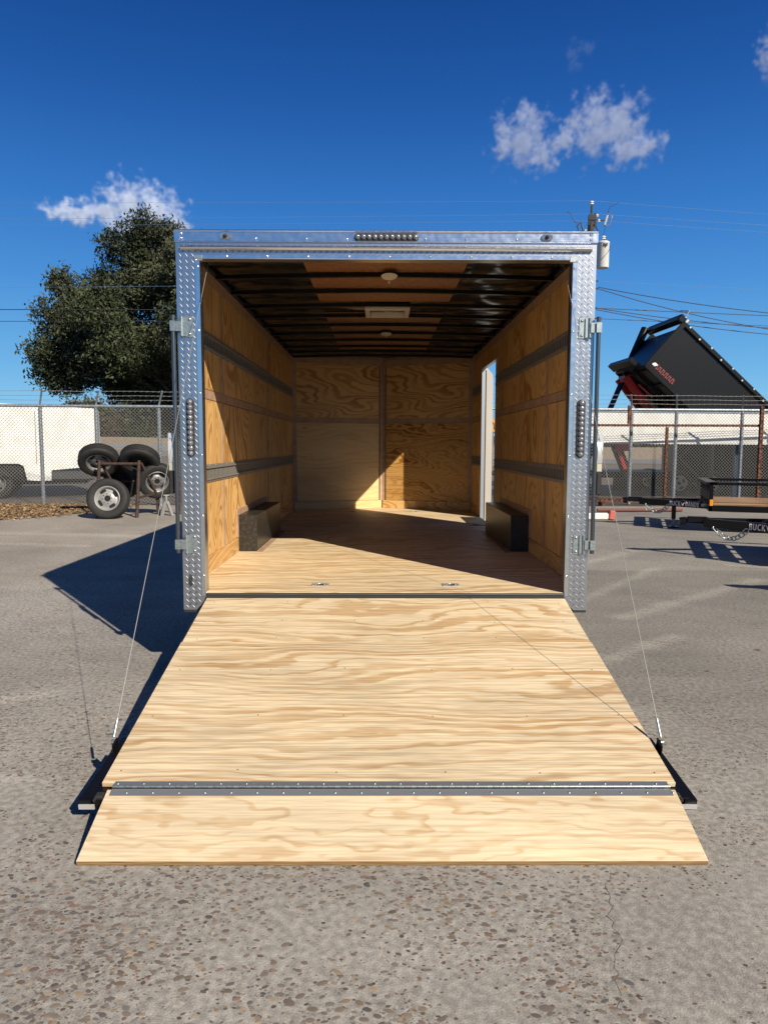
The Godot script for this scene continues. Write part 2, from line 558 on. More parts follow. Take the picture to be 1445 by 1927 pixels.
func grounds() -> void:
	# the wide ground beyond and around the yard
	var soil := mat(Color(1, 1, 1), 0.95)
	soil.vertex_color_use_as_albedo = true
	soil.albedo_texture = ntex(51, 0.05, 5, [[0.2, Color(0.6, 0.58, 0.55)], [0.75, Color(1, 1, 1)]], 1024)
	tri_map(soil, 0.25)
	soil.uv1_world_triplanar = true
	var big := noise(52, 0.06, 3)
	struct("ground", grid([-450.0, -200.0, -90.0] + span(-60, 60, 2.5) + [90.0, 200.0, 450.0], [-600.0, -250.0, -110.0] + span(-80, 20, 2.0) + [60.0, 200.0], -0.012, func(x, z):
		var dry := Color(0.20, 0.165, 0.105)
		var dirt := Color(0.15, 0.125, 0.10)
		var t := clampf((-z - 22.0) / 10.0 + big.get_noise_2d(x, z) * 0.6, 0.0, 1.0)
		return dirt.lerp(dry, t)), soil)
	# the yard
	var n1 := noise(61, 0.35, 4)
	var n2 := noise(62, 1.3, 4)
	var n3 := noise(63, 0.12, 2)
	var streaks := [[-4.6, 1.0, -2.0, 0.35, 0.05], [-3.4, 1.62, -1.6, 1.45, 0.04], [1.7, -3.6, 3.6, -5.6, 0.07], [1.6, -1.9, 3.4, -4.2, 0.06], [2.1, -1.6, 4.2, -3.4, 0.09], [1.45, -0.3, 2.3, -1.0, 0.06], [-9.0, -7.8, -4.0, -7.2, 0.16], [-8.0, -6.6, -4.4, -6.0, 0.12], [4.4, -4.4, 6.4, -3.4, 0.08]]
	var tint := func(x: float, z: float) -> Color:
		var base := Color(0.50, 0.48, 0.442)
		var g := 1.0 + n1.get_noise_2d(x, z * 0.8) * 0.28 + n2.get_noise_2d(x * 0.6, z * 1.6) * 0.16
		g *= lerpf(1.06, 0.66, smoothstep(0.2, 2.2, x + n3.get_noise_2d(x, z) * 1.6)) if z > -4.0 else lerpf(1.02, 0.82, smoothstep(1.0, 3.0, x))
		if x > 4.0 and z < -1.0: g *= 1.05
		var p := Vector2(x, z)
		for s in streaks:
			var d := seg_dist(p, Vector2(s[0], s[1]), Vector2(s[2], s[3])) + n2.get_noise_2d(x * 2.0, z * 2.0) * 0.06
			g += 0.30 * (1.0 - smoothstep(s[4] * 0.2, s[4] * 1.6, d))
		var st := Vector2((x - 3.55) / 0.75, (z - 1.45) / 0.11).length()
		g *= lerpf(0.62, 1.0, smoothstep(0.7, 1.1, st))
		if x < -2.0 and z < -3.0: base = base.lerp(Color(0.52, 0.46, 0.385), smoothstep(-2.0, -5.0, x) * 0.6)
		return base * g
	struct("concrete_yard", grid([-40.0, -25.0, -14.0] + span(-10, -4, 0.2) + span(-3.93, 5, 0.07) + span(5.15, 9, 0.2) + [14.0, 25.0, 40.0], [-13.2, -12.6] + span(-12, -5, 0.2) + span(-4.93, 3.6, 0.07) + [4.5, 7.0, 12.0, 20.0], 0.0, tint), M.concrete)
	# cracks in the slab
	var cm := mat(lin(0.11, 0.10, 0.09), 0.95)
	for q in [[Vector2(0.76, 2.16), Vector2(0.52, 3.25), 0.0012], [Vector2(4.6, -3.3), Vector2(5.2, -1.2), 0.005], [Vector2(4.75, -2.7), Vector2(4.35, -1.6), 0.004], [Vector2(1.62, 0.35), Vector2(1.95, 1.5), 0.0015]]:
		var ck := MB.new()
		var n := 44
		var prev := Vector2.ZERO
		var dir: Vector2 = (q[1] - q[0]).normalized().orthogonal()
		var jag := 0.0
		for k in n + 1:
			jag = jag * 0.86 + rng.randf_range(-0.018, 0.018)
			var p: Vector2 = q[0].lerp(q[1], float(k) / n) + dir * jag
			if k > 0:
				var w: Vector2 = (p - prev).normalized().orthogonal() * q[2] * rng.randf_range(0.35, 1.0)
				ck.face([Vector3(prev.x + w.x, 0.0012, prev.y + w.y), Vector3(prev.x - w.x, 0.0012, prev.y - w.y), Vector3(p.x - w.x * 0.6, 0.0012, p.y - w.y * 0.6), Vector3(p.x + w.x * 0.6, 0.0012, p.y + w.y * 0.6)], Vector3.UP)
			prev = p
		struct("crack", ck, cm)
	# pebbles showing in the worn concrete
	var dome := MB.new()
	var ring := []
	for k in 7: ring.append(Vector3(cos(TAU * k / 7), 0, sin(TAU * k / 7)))
	for k in 7:
		var a: Vector3 = ring[k]; var b: Vector3 = ring[(k + 1) % 7]
		var a2 := a * 0.72 + Vector3(0, 0.8, 0); var b2 := b * 0.72 + Vector3(0, 0.8, 0)
		var na := (a + Vector3(0, 0.25, 0)).normalized(); var nb := (b + Vector3(0, 0.25, 0)).normalized()
		var ma := (a * 0.5 + Vector3.UP).normalized(); var mb := (b * 0.5 + Vector3.UP).normalized()
		dome.tri(a, b, b2, na, nb, mb); dome.tri(a, b2, a2, na, mb, ma)
		dome.tri(a2, b2, Vector3.UP, ma, mb, Vector3.UP)
	var xf := []
	var cols := []
	var pal := [Color(0.17, 0.13, 0.095), Color(0.13, 0.10, 0.075), Color(0.21, 0.165, 0.12), Color(0.17, 0.155, 0.14), Color(0.21, 0.125, 0.09), Color(0.085, 0.08, 0.08), Color(0.33, 0.24, 0.14), Color(0.25, 0.23, 0.21)]
	var dens := noise(64, 0.9, 3)
	var tries := 0
	while xf.size() < 26000 and tries < 400000:
		tries += 1
		var z := 3.4 - pow(rng.randf(), 1.35) * 9.0
		var hw := (4.7 - z) * 0.58 + 0.15
		var x := rng.randf_range(-hw, hw)
		if absf(x) < 1.16 and z > -0.1 and z < 2.1: continue
		var dd := dens.get_noise_2d(x, z) * 1.1 + 0.45
		if x > 0.7: dd -= smoothstep(0.7, 1.7, x + n3.get_noise_2d(x * 3.0, z * 3.0)) * 0.62
		if z > 2.2 and x < 0.8: dd += 0.2
		if rng.randf() > dd: continue
		var r := 0.0034 + 0.0085 * pow(rng.randf(), 2.6) + (0.006 if rng.randf() < 0.02 else 0.0)
		var b := Basis(Vector3.UP, rng.randf_range(-0.7, 0.7)).scaled(Vector3.ONE)
		b = b * Basis.from_scale(Vector3(r * rng.randf_range(1.0, 1.7), r * 0.16, r * rng.randf_range(0.7, 1.0)))
		xf.append(Transform3D(b, Vector3(x, -0.0004, z)))
		var c: Color = pal[rng.randi() % pal.size()] if rng.randf() < 0.75 else pal[0]
		cols.append(c.lerp(Color(0.2, 0.18, 0.155), 0.3) * rng.randf_range(0.68, 1.15))
	var pm := mat(Color.WHITE, 0.6)
	pm.vertex_color_use_as_albedo = true
	var pb := many("pebbles", dome.mesh(), pm, xf, cols)
	tag(pb, "brown and grey pebbles showing through the worn concrete yard", "pebbles")
	# verge with dry leaves, left
	var vm := mat(Color(1, 1, 1), 0.95)
	vm.vertex_color_use_as_albedo = true
	var vg := MB.new()
	vg.col = Color(0.17, 0.125, 0.075)
	var edge := [Vector2(-12.0, -8.2), Vector2(-8.0, -9.3), Vector2(-7.1, -10.1), Vector2(-6.5, -11.1), Vector2(-6.1, -11.9), Vector2(-6.2, -13.1), Vector2(-12.0, -13.1)]
	for i in range(1, edge.size() - 1):
		vg.face([Vector3(edge[0].x, 0.012, edge[0].y), Vector3(edge[i].x, 0.012, edge[i].y), Vector3(edge[i + 1].x, 0.012, edge[i + 1].y)], Vector3.UP)
	struct("verge", vg, vm)
	var poly := PackedVector2Array(edge)
	var lf := MB.new()
	lf.face([Vector3(-1, 0, 0), Vector3(0, 0.25, -0.5), Vector3(1, 0.1, 0), Vector3(0, 0.25, 0.5)], Vector3.UP)
	xf = []; cols = []
	while xf.size() < 26000:
		var p := Vector2(rng.randf_range(-12.0, -5.7), rng.randf_range(-13.3, -8.0))
		var wob := p + Vector2(rng.randfn(0, 0.18), rng.randfn(0, 0.18))
		if not Geometry2D.is_point_in_polygon(wob, poly): continue
		var b := Basis.from_euler(Vector3(rng.randf_range(-0.9, 0.9), rng.randf() * TAU, rng.randf_range(-0.9, 0.9))) * Basis.from_scale(Vector3.ONE * rng.randf_range(0.018, 0.045))
		xf.append(Transform3D(b, Vector3(p.x, 0.016 + rng.randf() * 0.035, p.y)))
		cols.append(Color(0.36, 0.25, 0.13).lerp(Color(0.17, 0.10, 0.05), rng.randf()) * rng.randf_range(0.5, 1.0))
	var lm := mat(Color.WHITE, 0.85)
	lm.vertex_color_use_as_albedo = true
	var ll := many("leaf_litter", lf.mesh(), lm, xf, cols)
	tag(ll, "dry brown leaves and grass lying along the left fence", "leaf litter")

# ---------------------------------------------------------------- beyond the yard
func leaf_clump(n: int, size: float, spread: float, sd: int) -> ArrayMesh:
	var r := RandomNumberGenerator.new()
	r.seed = sd
	var m := MB.new()
	for i in n:
		var c := Vector3(r.randfn(0, 0.45), r.randfn(0, 0.35), r.randfn(0, 0.45)) * spread
		var b := Basis.from_euler(Vector3(r.randf() * TAU, r.randf() * TAU, r.randf() * TAU))
		var s := size * r.randf_range(0.7, 1.3)
		m.col = Color.WHITE * r.randf_range(0.75, 1.2)
		m.face([c + b * Vector3(-s, 0, 0), c + b * Vector3(0, s * 0.12, -s * 0.42), c + b * Vector3(s, 0, 0), c + b * Vector3(0, s * 0.12, s * 0.42)], b * Vector3.UP)
	return m.mesh()

func foliage(called: String, parent: Node, blobs: Array, per: float, clump: ArrayMesh, cols: Array, m: Material, sd: int) -> MultiMeshInstance3D:
	var r := RandomNumberGenerator.new()
	r.seed = sd
	var xf := []
	var cc := []
	for b in blobs:
		var rad: Vector3 = b[1]
		var n := int(per * (rad.x * rad.y + rad.x * rad.z + rad.y * rad.z) / 3.0)
		var base: Color = cols[r.randi() % cols.size()]
		for i in n:
			var d := Vector3(r.randfn(), r.randfn(), r.randfn()).normalized()
			var k := pow(r.randf(), 0.45) * r.randf_range(0.8, 1.12)
			var p: Vector3 = b[0] + d * k * rad
			xf.append(Transform3D(Basis.from_euler(Vector3(r.randf() * TAU, r.randf() * TAU, r.randf() * TAU)) * Basis.from_scale(Vector3.ONE * r.randf_range(0.7, 1.3)), p))
			cc.append(base * r.randf_range(0.75, 1.3))
	return many(called, clump, m, xf, cc, parent)

func leaf_mat() -> StandardMaterial3D:
	var m := mat(Color.WHITE, 0.7)
	m.vertex_color_use_as_albedo = true
	m.backlight_enabled = true
	m.backlight = Color(0.22, 0.26, 0.1)
	return m

func far_things() -> void:
	var bankm := mat(lin(0.3029, 0.2473, 0.1767), 0.95)
	bankm.albedo_texture = ntex(81, 0.03, 4, [[0.25, Color(0.82, 0.8, 0.76)], [0.75, Color(1, 1, 1)]], 512)
	tri_map(bankm, 0.12)
	var bk := MB.new()
	var xs := span(-75, 75, 5)
	for i in xs.size() - 1:
		var q := []
		for x in [xs[i], xs[i + 1]]:
			var top := 2.55 - clampf((x + 35.0) / 65.0, 0.0, 1.0) * 1.2
			q.append([Vector3(x, height(x, -77.0) - 0.1, -77), Vector3(x, top, -91), Vector3(x, top, -110), Vector3(x, -0.2, -110)])
		for k in 3: bk.face([q[0][k], q[1][k], q[1][k + 1], q[0][k + 1]], Vector3(0, 1, 0.3) if k < 2 else Vector3(0, 0, -1))
	struct("embankment", bk, bankm)
	var asphalt := mat(lin(0.1607, 0.1573, 0.1538), 0.9)
	struct("road", grid(span(-75, 75, 5), [-75.5, -69.0, -62.0, -56.5], 0.02, func(_x, _z): return Color.WHITE), asphalt)
	var line := mat(lin(0.5164, 0.4934, 0.459), 0.8)
	struct("road_marking", grid(span(-75, 75, 5), [-57.4, -57.0], 0.035, func(_x, _z): return Color.WHITE), line)
	# guard rail at the bottom of the bank
	var gr := thing("guard_rail", "low grey steel guard rail along the far road", "guard rail", Vector3(-26, 0, -76))
	var rail := MB.new()
	rail.bar(Vector3(-30, height(-56, -76) + 0.6, 0), Vector3(16, height(-10, -76) + 0.6, 0), 0.06, 0.3)
	obj("rail", rail, M.galv, gr)
	for i in 9:
		var x := -28.0 + i * 5.2
		obj("post", MB.new().box(Vector3(x, height(x - 26, -76) + 0.3, -0.1), Vector3(0.12, 0.7, 0.1)), M.galv, gr)
	# brush beyond the bank
	var far_leaf := leaf_clump(10, 0.28, 1.1, 5)
	var lm := leaf_mat()
	var r := RandomNumberGenerator.new()
	r.seed = 3
	var looks := ["olive brown thicket behind the tan bank, beside the white van's tail", "taller leafless reddish thicket behind the tan bank, left of the tyre rack", "dark green scrub behind the tan bank, above the tyre rack", "dense dark scrub behind the tan bank, nearest the cargo trailer"]
	var sets := [[Color(0.06, 0.058, 0.028), Color(0.075, 0.06, 0.035)], [Color(0.085, 0.058, 0.042), Color(0.07, 0.055, 0.035)], [Color(0.05, 0.06, 0.025), Color(0.06, 0.052, 0.028)], [Color(0.035, 0.042, 0.02), Color(0.05, 0.045, 0.025)]]
	for i in 4:
		var cx: float = [-41.0, -36.5, -32.0, -27.0][i]
		var t := thing("brush_thicket", looks[i], "thicket", Vector3(cx, 2.0, -99), 0.0, "scrub beyond the far bank")
		var bl := []
		for k in 14:
			var s := r.randf_range(1.0, 1.9)
			var top: float = [5.6, 4.2, 5.2, 5.6][i]
			bl.append([Vector3(r.randf_range(-2.8, 2.8), r.randf_range(0.3, top - s), r.randf_range(-1.5, 1.5)), Vector3(s, s, s)])
		foliage("crown", t, bl, 150.0, far_leaf, sets[i], lm, 20 + i)
		var st := MB.new()
		for k in 7:
			var x := r.randf_range(-2.0, 2.0)
			st.tube([Vector3(x, -0.6, 0), Vector3(x + r.randf_range(-0.4, 0.4), 2.0, 0), Vector3(x + r.randf_range(-1, 1), 5.0, r.randf_range(-0.6, 0.6))], 0.09, 5, 0.02)
		obj("stem", st, M.brownpipe, t)
	var hb := []
	for k in 46:
		var s := r.randf_range(0.5, 0.9)
		hb.append([Vector3(-14.0 + k * 1.35 + r.randf_range(-0.5, 0.5), 1.5 + r.randf_range(-0.2, 0.5), -99 + r.randf_range(-1, 1)), Vector3(s * 1.3, s, s)])
	var hg := foliage("hedge", self, hb, 170.0, far_leaf, [Color(0.045, 0.05, 0.025), Color(0.06, 0.055, 0.03)], lm, 31)
	tag(hg, "low dark hedge along the top of the far bank", "hedge")
	var sg := thing("road_sign", "orange yellow diamond road sign seen through the open side door", "road sign", Vector3(8.5, 0, -49.5))
	obj("post", MB.new().tube([Vector3(0, 0, -0.05), Vector3(0, 3.4, -0.05)], 0.05), M.galv, sg)
	obj("sign_face", MB.new().box(Vector3(0, 3.05, 0), Vector3(0.72, 0.72, 0.02), Basis(Vector3.BACK, PI / 4)), M.yellow, sg)
	var mk := MB.new()
	mk.bar(Vector3(0.05, 2.75, 0.015), Vector3(0.05, 3.1, 0.015), 0.07, 0.006, Vector3.BACK)
	mk.bar(Vector3(0.05, 3.1, 0.015), Vector3(-0.12, 3.3, 0.015), 0.07, 0.006, Vector3.BACK)
	mk.face([Vector3(-0.22, 3.25, 0.018), Vector3(-0.05, 3.25, 0.018), Vector3(-0.17, 3.4, 0.018)], Vector3.BACK)
	obj("arrow_mark", mk, M.blackflat, sg)

# ---------------------------------------------------------------- fences
func fz(x: float) -> float:
	return -12.95 - (x + 8.2) * 0.06

func fence(called: String, label: String, x0: float, x1: float, posts: Array, lean: float) -> void:
	var f := thing(called, label, "fence")
	for px in posts:
		var z := fz(px)
		var p := obj("post", MB.new().tube([Vector3(px, 0, z - 0.03), Vector3(px, 2.46, z - 0.03)], 0.045, 10), M.galv, f)
		obj("barb_arm", MB.new().bar(Vector3(px, 2.45, z - 0.03), Vector3(px + lean, 2.79, z + 0.18), 0.035, 0.035), M.galv, p)
	obj("top_rail", MB.new().tube([Vector3(x0, 2.43, fz(x0)), Vector3(x1, 2.43, fz(x1))], 0.035, 8), M.galv, f)
	var wires := MB.new()
	var pitch := 0.084
	var H := 2.36
	var k := x0 - H
	while k < x1:
		for s in [-1.0, 1.0]:
			# line x = k + t (rising right) or mirrored
			var t0 := maxf(0.0, x0 - k); var t1 := minf(H, x1 - k)
			if t1 > t0 + 0.05:
				var a: Vector3; var b: Vector3
				if s > 0: a = Vector3(k + t0, 0.05 + t0, 0); b = Vector3(k + t1, 0.05 + t1, 0)
				else: a = Vector3(k + t0, 0.05 + H - t0, 0); b = Vector3(k + t1, 0.05 + H - t1, 0)
				a.z = fz(a.x) + 0.045 + s * 0.003; b.z = fz(b.x) + 0.045 + s * 0.003
				wires.tube([a, b], 0.0041, 4, -1.0, false)
		k += pitch
	var w := obj("chain_link", wires, M.wire, f)
	w.set_meta("kind", "stuff")
	for q in 3:
		var t := 0.33 + q * 0.31
		var bw := MB.new()
		var pts := []
		for x in span(x0, x1, 0.5): pts.append(Vector3(x + lean * t, 2.46 + 0.33 * t + sin(x * 3.1 + q) * 0.008, fz(x) - 0.02 + 0.2 * t))
		bw.tube(pts, 0.005, 5)
		for x in span(x0, x1, 0.14):
			var c := Vector3(x + lean * t, 2.46 + 0.33 * t, fz(x) - 0.02 + 0.2 * t)
			bw.bar(c + Vector3(-0.012, -0.018, 0.01), c + Vector3(0.012, 0.018, -0.01), 0.005, 0.005)
		obj("barbed_wire", bw, M.wire, f)

func fences() -> void:
	fence("chain_link_fence", "chain-link fence with barbed wire in front of the white van", -13.0, -1.5, [-11.2, -8.27, -6.95, -5.45, -3.9], 0.16)
	fence("chain_link_fence", "chain-link fence with barbed wire in front of the white gooseneck trailer", 1.5, 14.0, [4.6, 6.4, 7.58, 9.33, 11.2, 13.0], -0.1)
	var g := thing("pipe_rack", "rusty brown pipe frame standing against the right chain-link fence", "pipe frame")
	var z := -13.55
	obj("rail", MB.new().bar(Vector3(3.2, 2.02, z), Vector3(9.62, 2.02, z), 0.06, 0.06), M.rust, g)
	obj("upright", MB.new().bar(Vector3(6.24, 2.06, z), Vector3(6.24, 2.52, z), 0.07, 0.08), M.rust, g)
	obj("upright", MB.new().bar(Vector3(7.2, 0.1, z), Vector3(7.2, 1.98, z), 0.06, 0.06), M.rust, g)
	obj("upright", MB.new().bar(Vector3(9.55, 0.0, z + 0.05), Vector3(9.55, 2.5, z + 0.05), 0.08, 0.08), M.rust, g)
	obj("upright", MB.new().bar(Vector3(3.3, 0.0, z), Vector3(3.3, 1.98, z), 0.06, 0.06), M.rust, g)
	obj("base_rail", MB.new().bar(Vector3(3.2, 0.13, z), Vector3(9.5, 0.13, z), 0.08, 0.09), M.rust, g)
	for x in [4.2, 5.6, 8.4]: obj("foot", MB.new().box(Vector3(x, 0.045, z), Vector3(0.08, 0.08, 0.3)), M.rust, g)
	var rp := obj("steel_pipe", MB.new().tube([Vector3(4.9, 0.05, -11.6), Vector3(6.9, 0.04, -11.75)], 0.035, 8), mat(lin(0.13, 0.05, 0.038), 0.8))
	tag(rp, "dull red steel pipe lying on the concrete before the right fence", "pipe")
	var pk := thing("parking_block", "white block with red end lying beside the cargo trailer", "parking block", Vector3(4.5, 0, -9.9), 0.0)
	obj("block", MB.new().box(Vector3(-0.35, 0.075, 0), Vector3(0.9, 0.13, 0.14), Basis(), 0.02), M.white, pk)
	obj("end_cap", MB.new().box(Vector3(0.17, 0.1, 0), Vector3(0.13, 0.19, 0.17), Basis(Vector3.BACK, -0.15), 0.02), mat(lin(0.42, 0.10, 0.07), 0.7), pk)

# ---------------------------------------------------------------- the cargo trailer
func rect(x0: float, y0: float, x1: float, y1: float) -> PackedVector2Array:
	return PackedVector2Array([Vector2(x0, y0), Vector2(x1, y0), Vector2(x1, y1), Vector2(x0, y1)])

func led_light(parent: Node, at: Vector3, length: float, wide: float, n: int, upright: bool) -> void:
	var t := Transform3D(Basis(Vector3.BACK, PI / 2) if upright else Basis(), at)
	var poly := PackedVector2Array()
	for k in 24:
		var a := TAU * k / 24
		var c := Vector2(cos(a), sin(a)) * wide * 0.5
		poly.append(c + Vector2((length - wide) * 0.5 * signf(c.x), 0))
	var l := obj("marker_light" if n < 3 else "tail_light", MB.new().prism(poly, 0.0, 0.012, t), M.blackflat if n > 2 else M.lens, parent)
	for i in n:
		var x := (i - (n - 1) * 0.5) * (length - wide * 0.9) / maxf(1, n - 1) if n > 2 else 0.0
		var m := MB.new()
		var r := wide * 0.36
		m.lathe([Vector2(r, 0.0), Vector2(r, 0.005), Vector2(r * 0.75, 0.013), Vector2(r * 0.35, 0.017), Vector2(0.0, 0.018)], 12, t * Transform3D(Basis(Vector3.RIGHT, PI / 2), Vector3(x, 0, 0.011)))
		obj("led_lens", m, M.lens if n > 2 else M.blackflat, l)

func screws(pts: Array, n: Vector3, r := 0.006) -> MB:
	var m := MB.new()
	var b := Basis(Quaternion(Vector3.UP, n))
	for p in pts: m.lathe([Vector2(r, 0), Vector2(r * 0.8, r * 0.45), Vector2(0, r * 0.65)], 8, Transform3D(b, p))
	return m

func panel(called: String, parent: Node, m: Material, c: Vector3, s: Vector3, swap: bool, off: Vector2, b := Basis()) -> void:
	var k := MB.new()
	k.swap = swap
	var along := s.y if swap else maxf(s.x, s.z)     # the grain's direction
	var cross := maxf(s.x, s.z) if swap else s.y
	k.us = Vector2(1.0 / maxf(2.44, along * 1.02), 1.0 / maxf(1.22, cross * 1.02))
	var cu := c.y if swap else (c.z if s.z > s.x else c.x)
	var cv := (c.z if s.z > s.x else c.x) if swap else c.y
	# keep the sheet's wrap outside the panel
	var hu := along * 0.5 * k.us.x; var hv := cross * 0.5 * k.us.y
	var ou := lerpf(hu, 1.0 - hu, fposmod(off.x, 1.0)); var ov := lerpf(hv, 1.0 - hv, fposmod(off.y, 1.0))
	k.uo = Vector2(ou - cu * k.us.x, ov - cv * k.us.y)
	k.box(c, s, b, 0.0015)
	obj(called, k, m, parent)

func e_track(parent: Node, x: float, y: float, z0: float, z1: float) -> void:
	var s := -signf(x)
	var t := MB.new()
	var L := absf(z1 - z0)
	var zc := (z0 + z1) * 0.5
	for q in [-1.0, 1.0]:
		t.box(Vector3(x + s * 0.003, y + q * 0.054, zc), Vector3(0.006, 0.022, L))
		t.bar(Vector3(x + s * 0.010, y + q * 0.042, z0), Vector3(x + s * 0.010, y + q * 0.042, z1), 0.010, 0.012)
	var n := int(L / 0.046)
	for i in n:
		var z := z0 + (z1 - z0) * (i + 0.5) / n
		t.box(Vector3(x + s * 0.0035, y, z), Vector3(0.003, 0.078, 0.022))
	obj("e_track", t, M.etrack, parent)
	obj("track_backing", MB.new().box(Vector3(x + s * 0.0008, y, zc), Vector3(0.0016, 0.08, L - 0.002)), M.dark, parent)
	var pts := []
	for i in int(L / 0.2):
		for q in [-1.0, 1.0]: pts.append(Vector3(x + s * 0.006, y + q * 0.056, z0 + (z1 - z0) * (i + 0.35) / (L / 0.2)))
	var sc := obj("track_screws", screws(pts, Vector3(s, 0, 0), 0.008), M.zinc, parent)
	sc.set_meta("kind", "stuff")

func cargo_trailer() -> void:
	var T := thing("cargo_trailer", "enclosed cargo trailer with open rear, plywood interior and lowered ramp", "trailer")
	var WI := 1.295          # half the interior's width
	var WO := 1.295          # half the rear frame's width
	var WS := 1.325          # half the body's width
	var ZE := -5.82
	var ZN := -6.30
	var TOP := F + 2.255
	var CE := F + 2.21
	# rear frame: two posts and the header
	for s in [-1.0, 1.0]:
		var o := PackedVector2Array([Vector2(s * 1.149, F + 2.083), Vector2(s * 1.149, F - 0.02), Vector2(s * 1.163, F - 0.055), Vector2(s * 1.185, F - 0.085), Vector2(s * 1.212, F - 0.113), Vector2(s * WO, F - 0.113), Vector2(s * WO, F + 2.184), Vector2(s * 1.149, F + 2.184)])
		var p := obj("rear_post", MB.new().prism(o, -0.075, 0.0), M.plate, T)
		obj("post_foot", MB.new().box(Vector3(s * 1.253, F - 0.121, -0.035), Vector3(0.082, 0.016, 0.07)), M.blackflat, p)
		obj("edge_trim", MB.new().box(Vector3(s * 1.1625, F + 1.03, 0.0025), Vector3(0.027, 2.11, 0.005), Basis(), 0.002), M.alu, p)
		var rv := []
		for k in 6: rv.append(Vector3(s * 1.160, F + 0.11 + k * 0.385, 0.005))
		rv.append(Vector3(s * 1.17, F + 2.075, 0.005))
		var r := obj("rivets", screws(rv, Vector3.BACK, 0.0075), M.alu, p)
		r.set_meta("kind", "stuff")
		led_light(T, Vector3(s * 1.226, F + 1.05, 0.0), 0.365, 0.05, 11, true)
		# lock bar, its brackets and its handle
		var rod := obj("lock_bar", MB.new().tube([Vector3(s * 1.312, F + 0.26, 0.030), Vector3(s * 1.312, F + 1.737, 0.030)], 0.0135, 12), M.rod, T)
		for y in [1.672, 0.315]:
			var br := MB.new()
			br.box(Vector3(s * 1.288, F + y, 0.030), Vector3(0.048, 0.062, 0.006), Basis(), 0.001)
			br.tube([Vector3(s * 1.262, F + y - 0.06, 0.018), Vector3(s * 1.262, F + y + 0.06, 0.018)], 0.0095, 10)
			br.box(Vector3(s * 1.245, F + y, 0.013), Vector3(0.022, 0.12, 0.006), Basis(), 0.001)
			br.box(Vector3(s * 1.222, F + y, 0.004), Vector3(0.05, 0.128, 0.006), Basis(), 0.002)
			br.box(Vector3(s * 1.312, F + y, 0.0445), Vector3(0.032, 0.062, 0.003))
			obj("hinge_bracket", br, M.zinc, rod)
			var bl := obj("bracket_bolts", screws([Vector3(s * 1.215, F + y + 0.045, 0.007), Vector3(s * 1.215, F + y - 0.045, 0.007)], Vector3.BACK, 0.010), M.zinc, rod)
			bl.set_meta("kind", "stuff")
		var hp := MB.new()
		hp.box(Vector3(s * 1.350, F + 0.99, -0.015), Vector3(0.045, 0.055, 0.03), Basis(), 0.004)
		hp.tube([Vector3(s * 1.350, F + 0.99, -0.002), Vector3(s * 1.350, F + 0.99, 0.006)], 0.008, 10)
		obj("hasp", hp, M.handle, rod)
		var st := MB.new()
		for k in 10:
			var y0 := F + 0.965 - k * 0.013; var y1 := y0 - 0.013
			var f0 := 0.012 * sin(PI * k / 10.0); var f1 := 0.012 * sin(PI * (k + 1) / 10.0)
			st.bar(Vector3(s * 1.350, y0, 0.0 + f0), Vector3(s * 1.350, y1 - 0.001, 0.0 + f1), 0.036 - 0.006 * sin(PI * k / 10.0), 0.012, Vector3.BACK)
		obj("handle", st, M.handle, rod)
		obj("handle_end", MB.new().box(Vector3(s * 1.350, F + 0.805, 0.0), Vector3(0.034, 0.05, 0.014), Basis(), 0.003), mat(lin(0.50, 0.47, 0.36), 0.4, 0.4), rod)
		obj("grip", MB.new().box(Vector3(s * 1.350, F + 0.705, 0.0), Vector3(0.034, 0.14, 0.022), Basis(), 0.006), M.rubber, rod)
	var hd := obj("header", MB.new().box(Vector3(0, F + 2.1335, -0.038), Vector3(2.2975, 0.101, 0.075)), M.plate, T)
	var ex := MB.new()
	ex.box(Vector3(0, F + 2.2195, -0.03), Vector3(2.592, 0.071, 0.07), Basis(), 0.003)
	ex.box(Vector3(0, F + 2.250, 0.008), Vector3(2.60, 0.012, 0.012), Basis(), 0.003)
	ex.box(Vector3(0, F + 2.188, 0.007), Vector3(2.60, 0.008, 0.008), Basis(), 0.002)
	for k in 5: ex.box(Vector3(0, F + 2.199 + k * 0.0095, 0.0052), Vector3(2.54, 0.0035, 0.002))
	for s in [-1.0, 1.0]: ex.box(Vector3(s * 1.284, F + 2.2195, 0.0065), Vector3(0.034, 0.054, 0.004))
	obj("top_extrusion", ex, M.alu, hd)
	var gut := MB.new()
	var prof := PackedVector2Array()
	for k in 9: prof.append(Vector2(sin(PI * k / 8.0) * 0.026, -cos(PI * k / 8.0) * 0.0165))
	for k in 9: prof.append(Vector2(sin(PI * (8 - k) / 8.0) * 0.021, -cos(PI * (8 - k) / 8.0) * 0.0125))
	gut.prism(prof, -1.262, 1.262, Transform3D(Basis(Vector3.BACK, Vector3.UP, Vector3.LEFT), Vector3(0, F + 2.147, 0.002)))
	obj("drip_rail", gut, M.alu, hd)
	obj("header_trim", MB.new().box(Vector3(0, F + 2.096, 0.0025), Vector3(2.29, 0.025, 0.005), Basis(), 0.002), M.alu, hd)
	var rv2 := []
	for k in 9: rv2.append(Vector3(-1.0 + k * 0.25 + 0.02, F + 2.098, 0.005))
	for s in [-1.0, 1.0]:
		for y in [2.205, 2.234]: rv2.append(Vector3(s * 1.255, F + y, 0.006))
		for x in [0.24, 0.49, 0.8]: rv2.append(Vector3(s * x, F + 2.204, 0.006))
	var rr := obj("rivets", screws(rv2, Vector3.BACK, 0.0075), M.alu, hd)
	rr.set_meta("kind", "stuff")
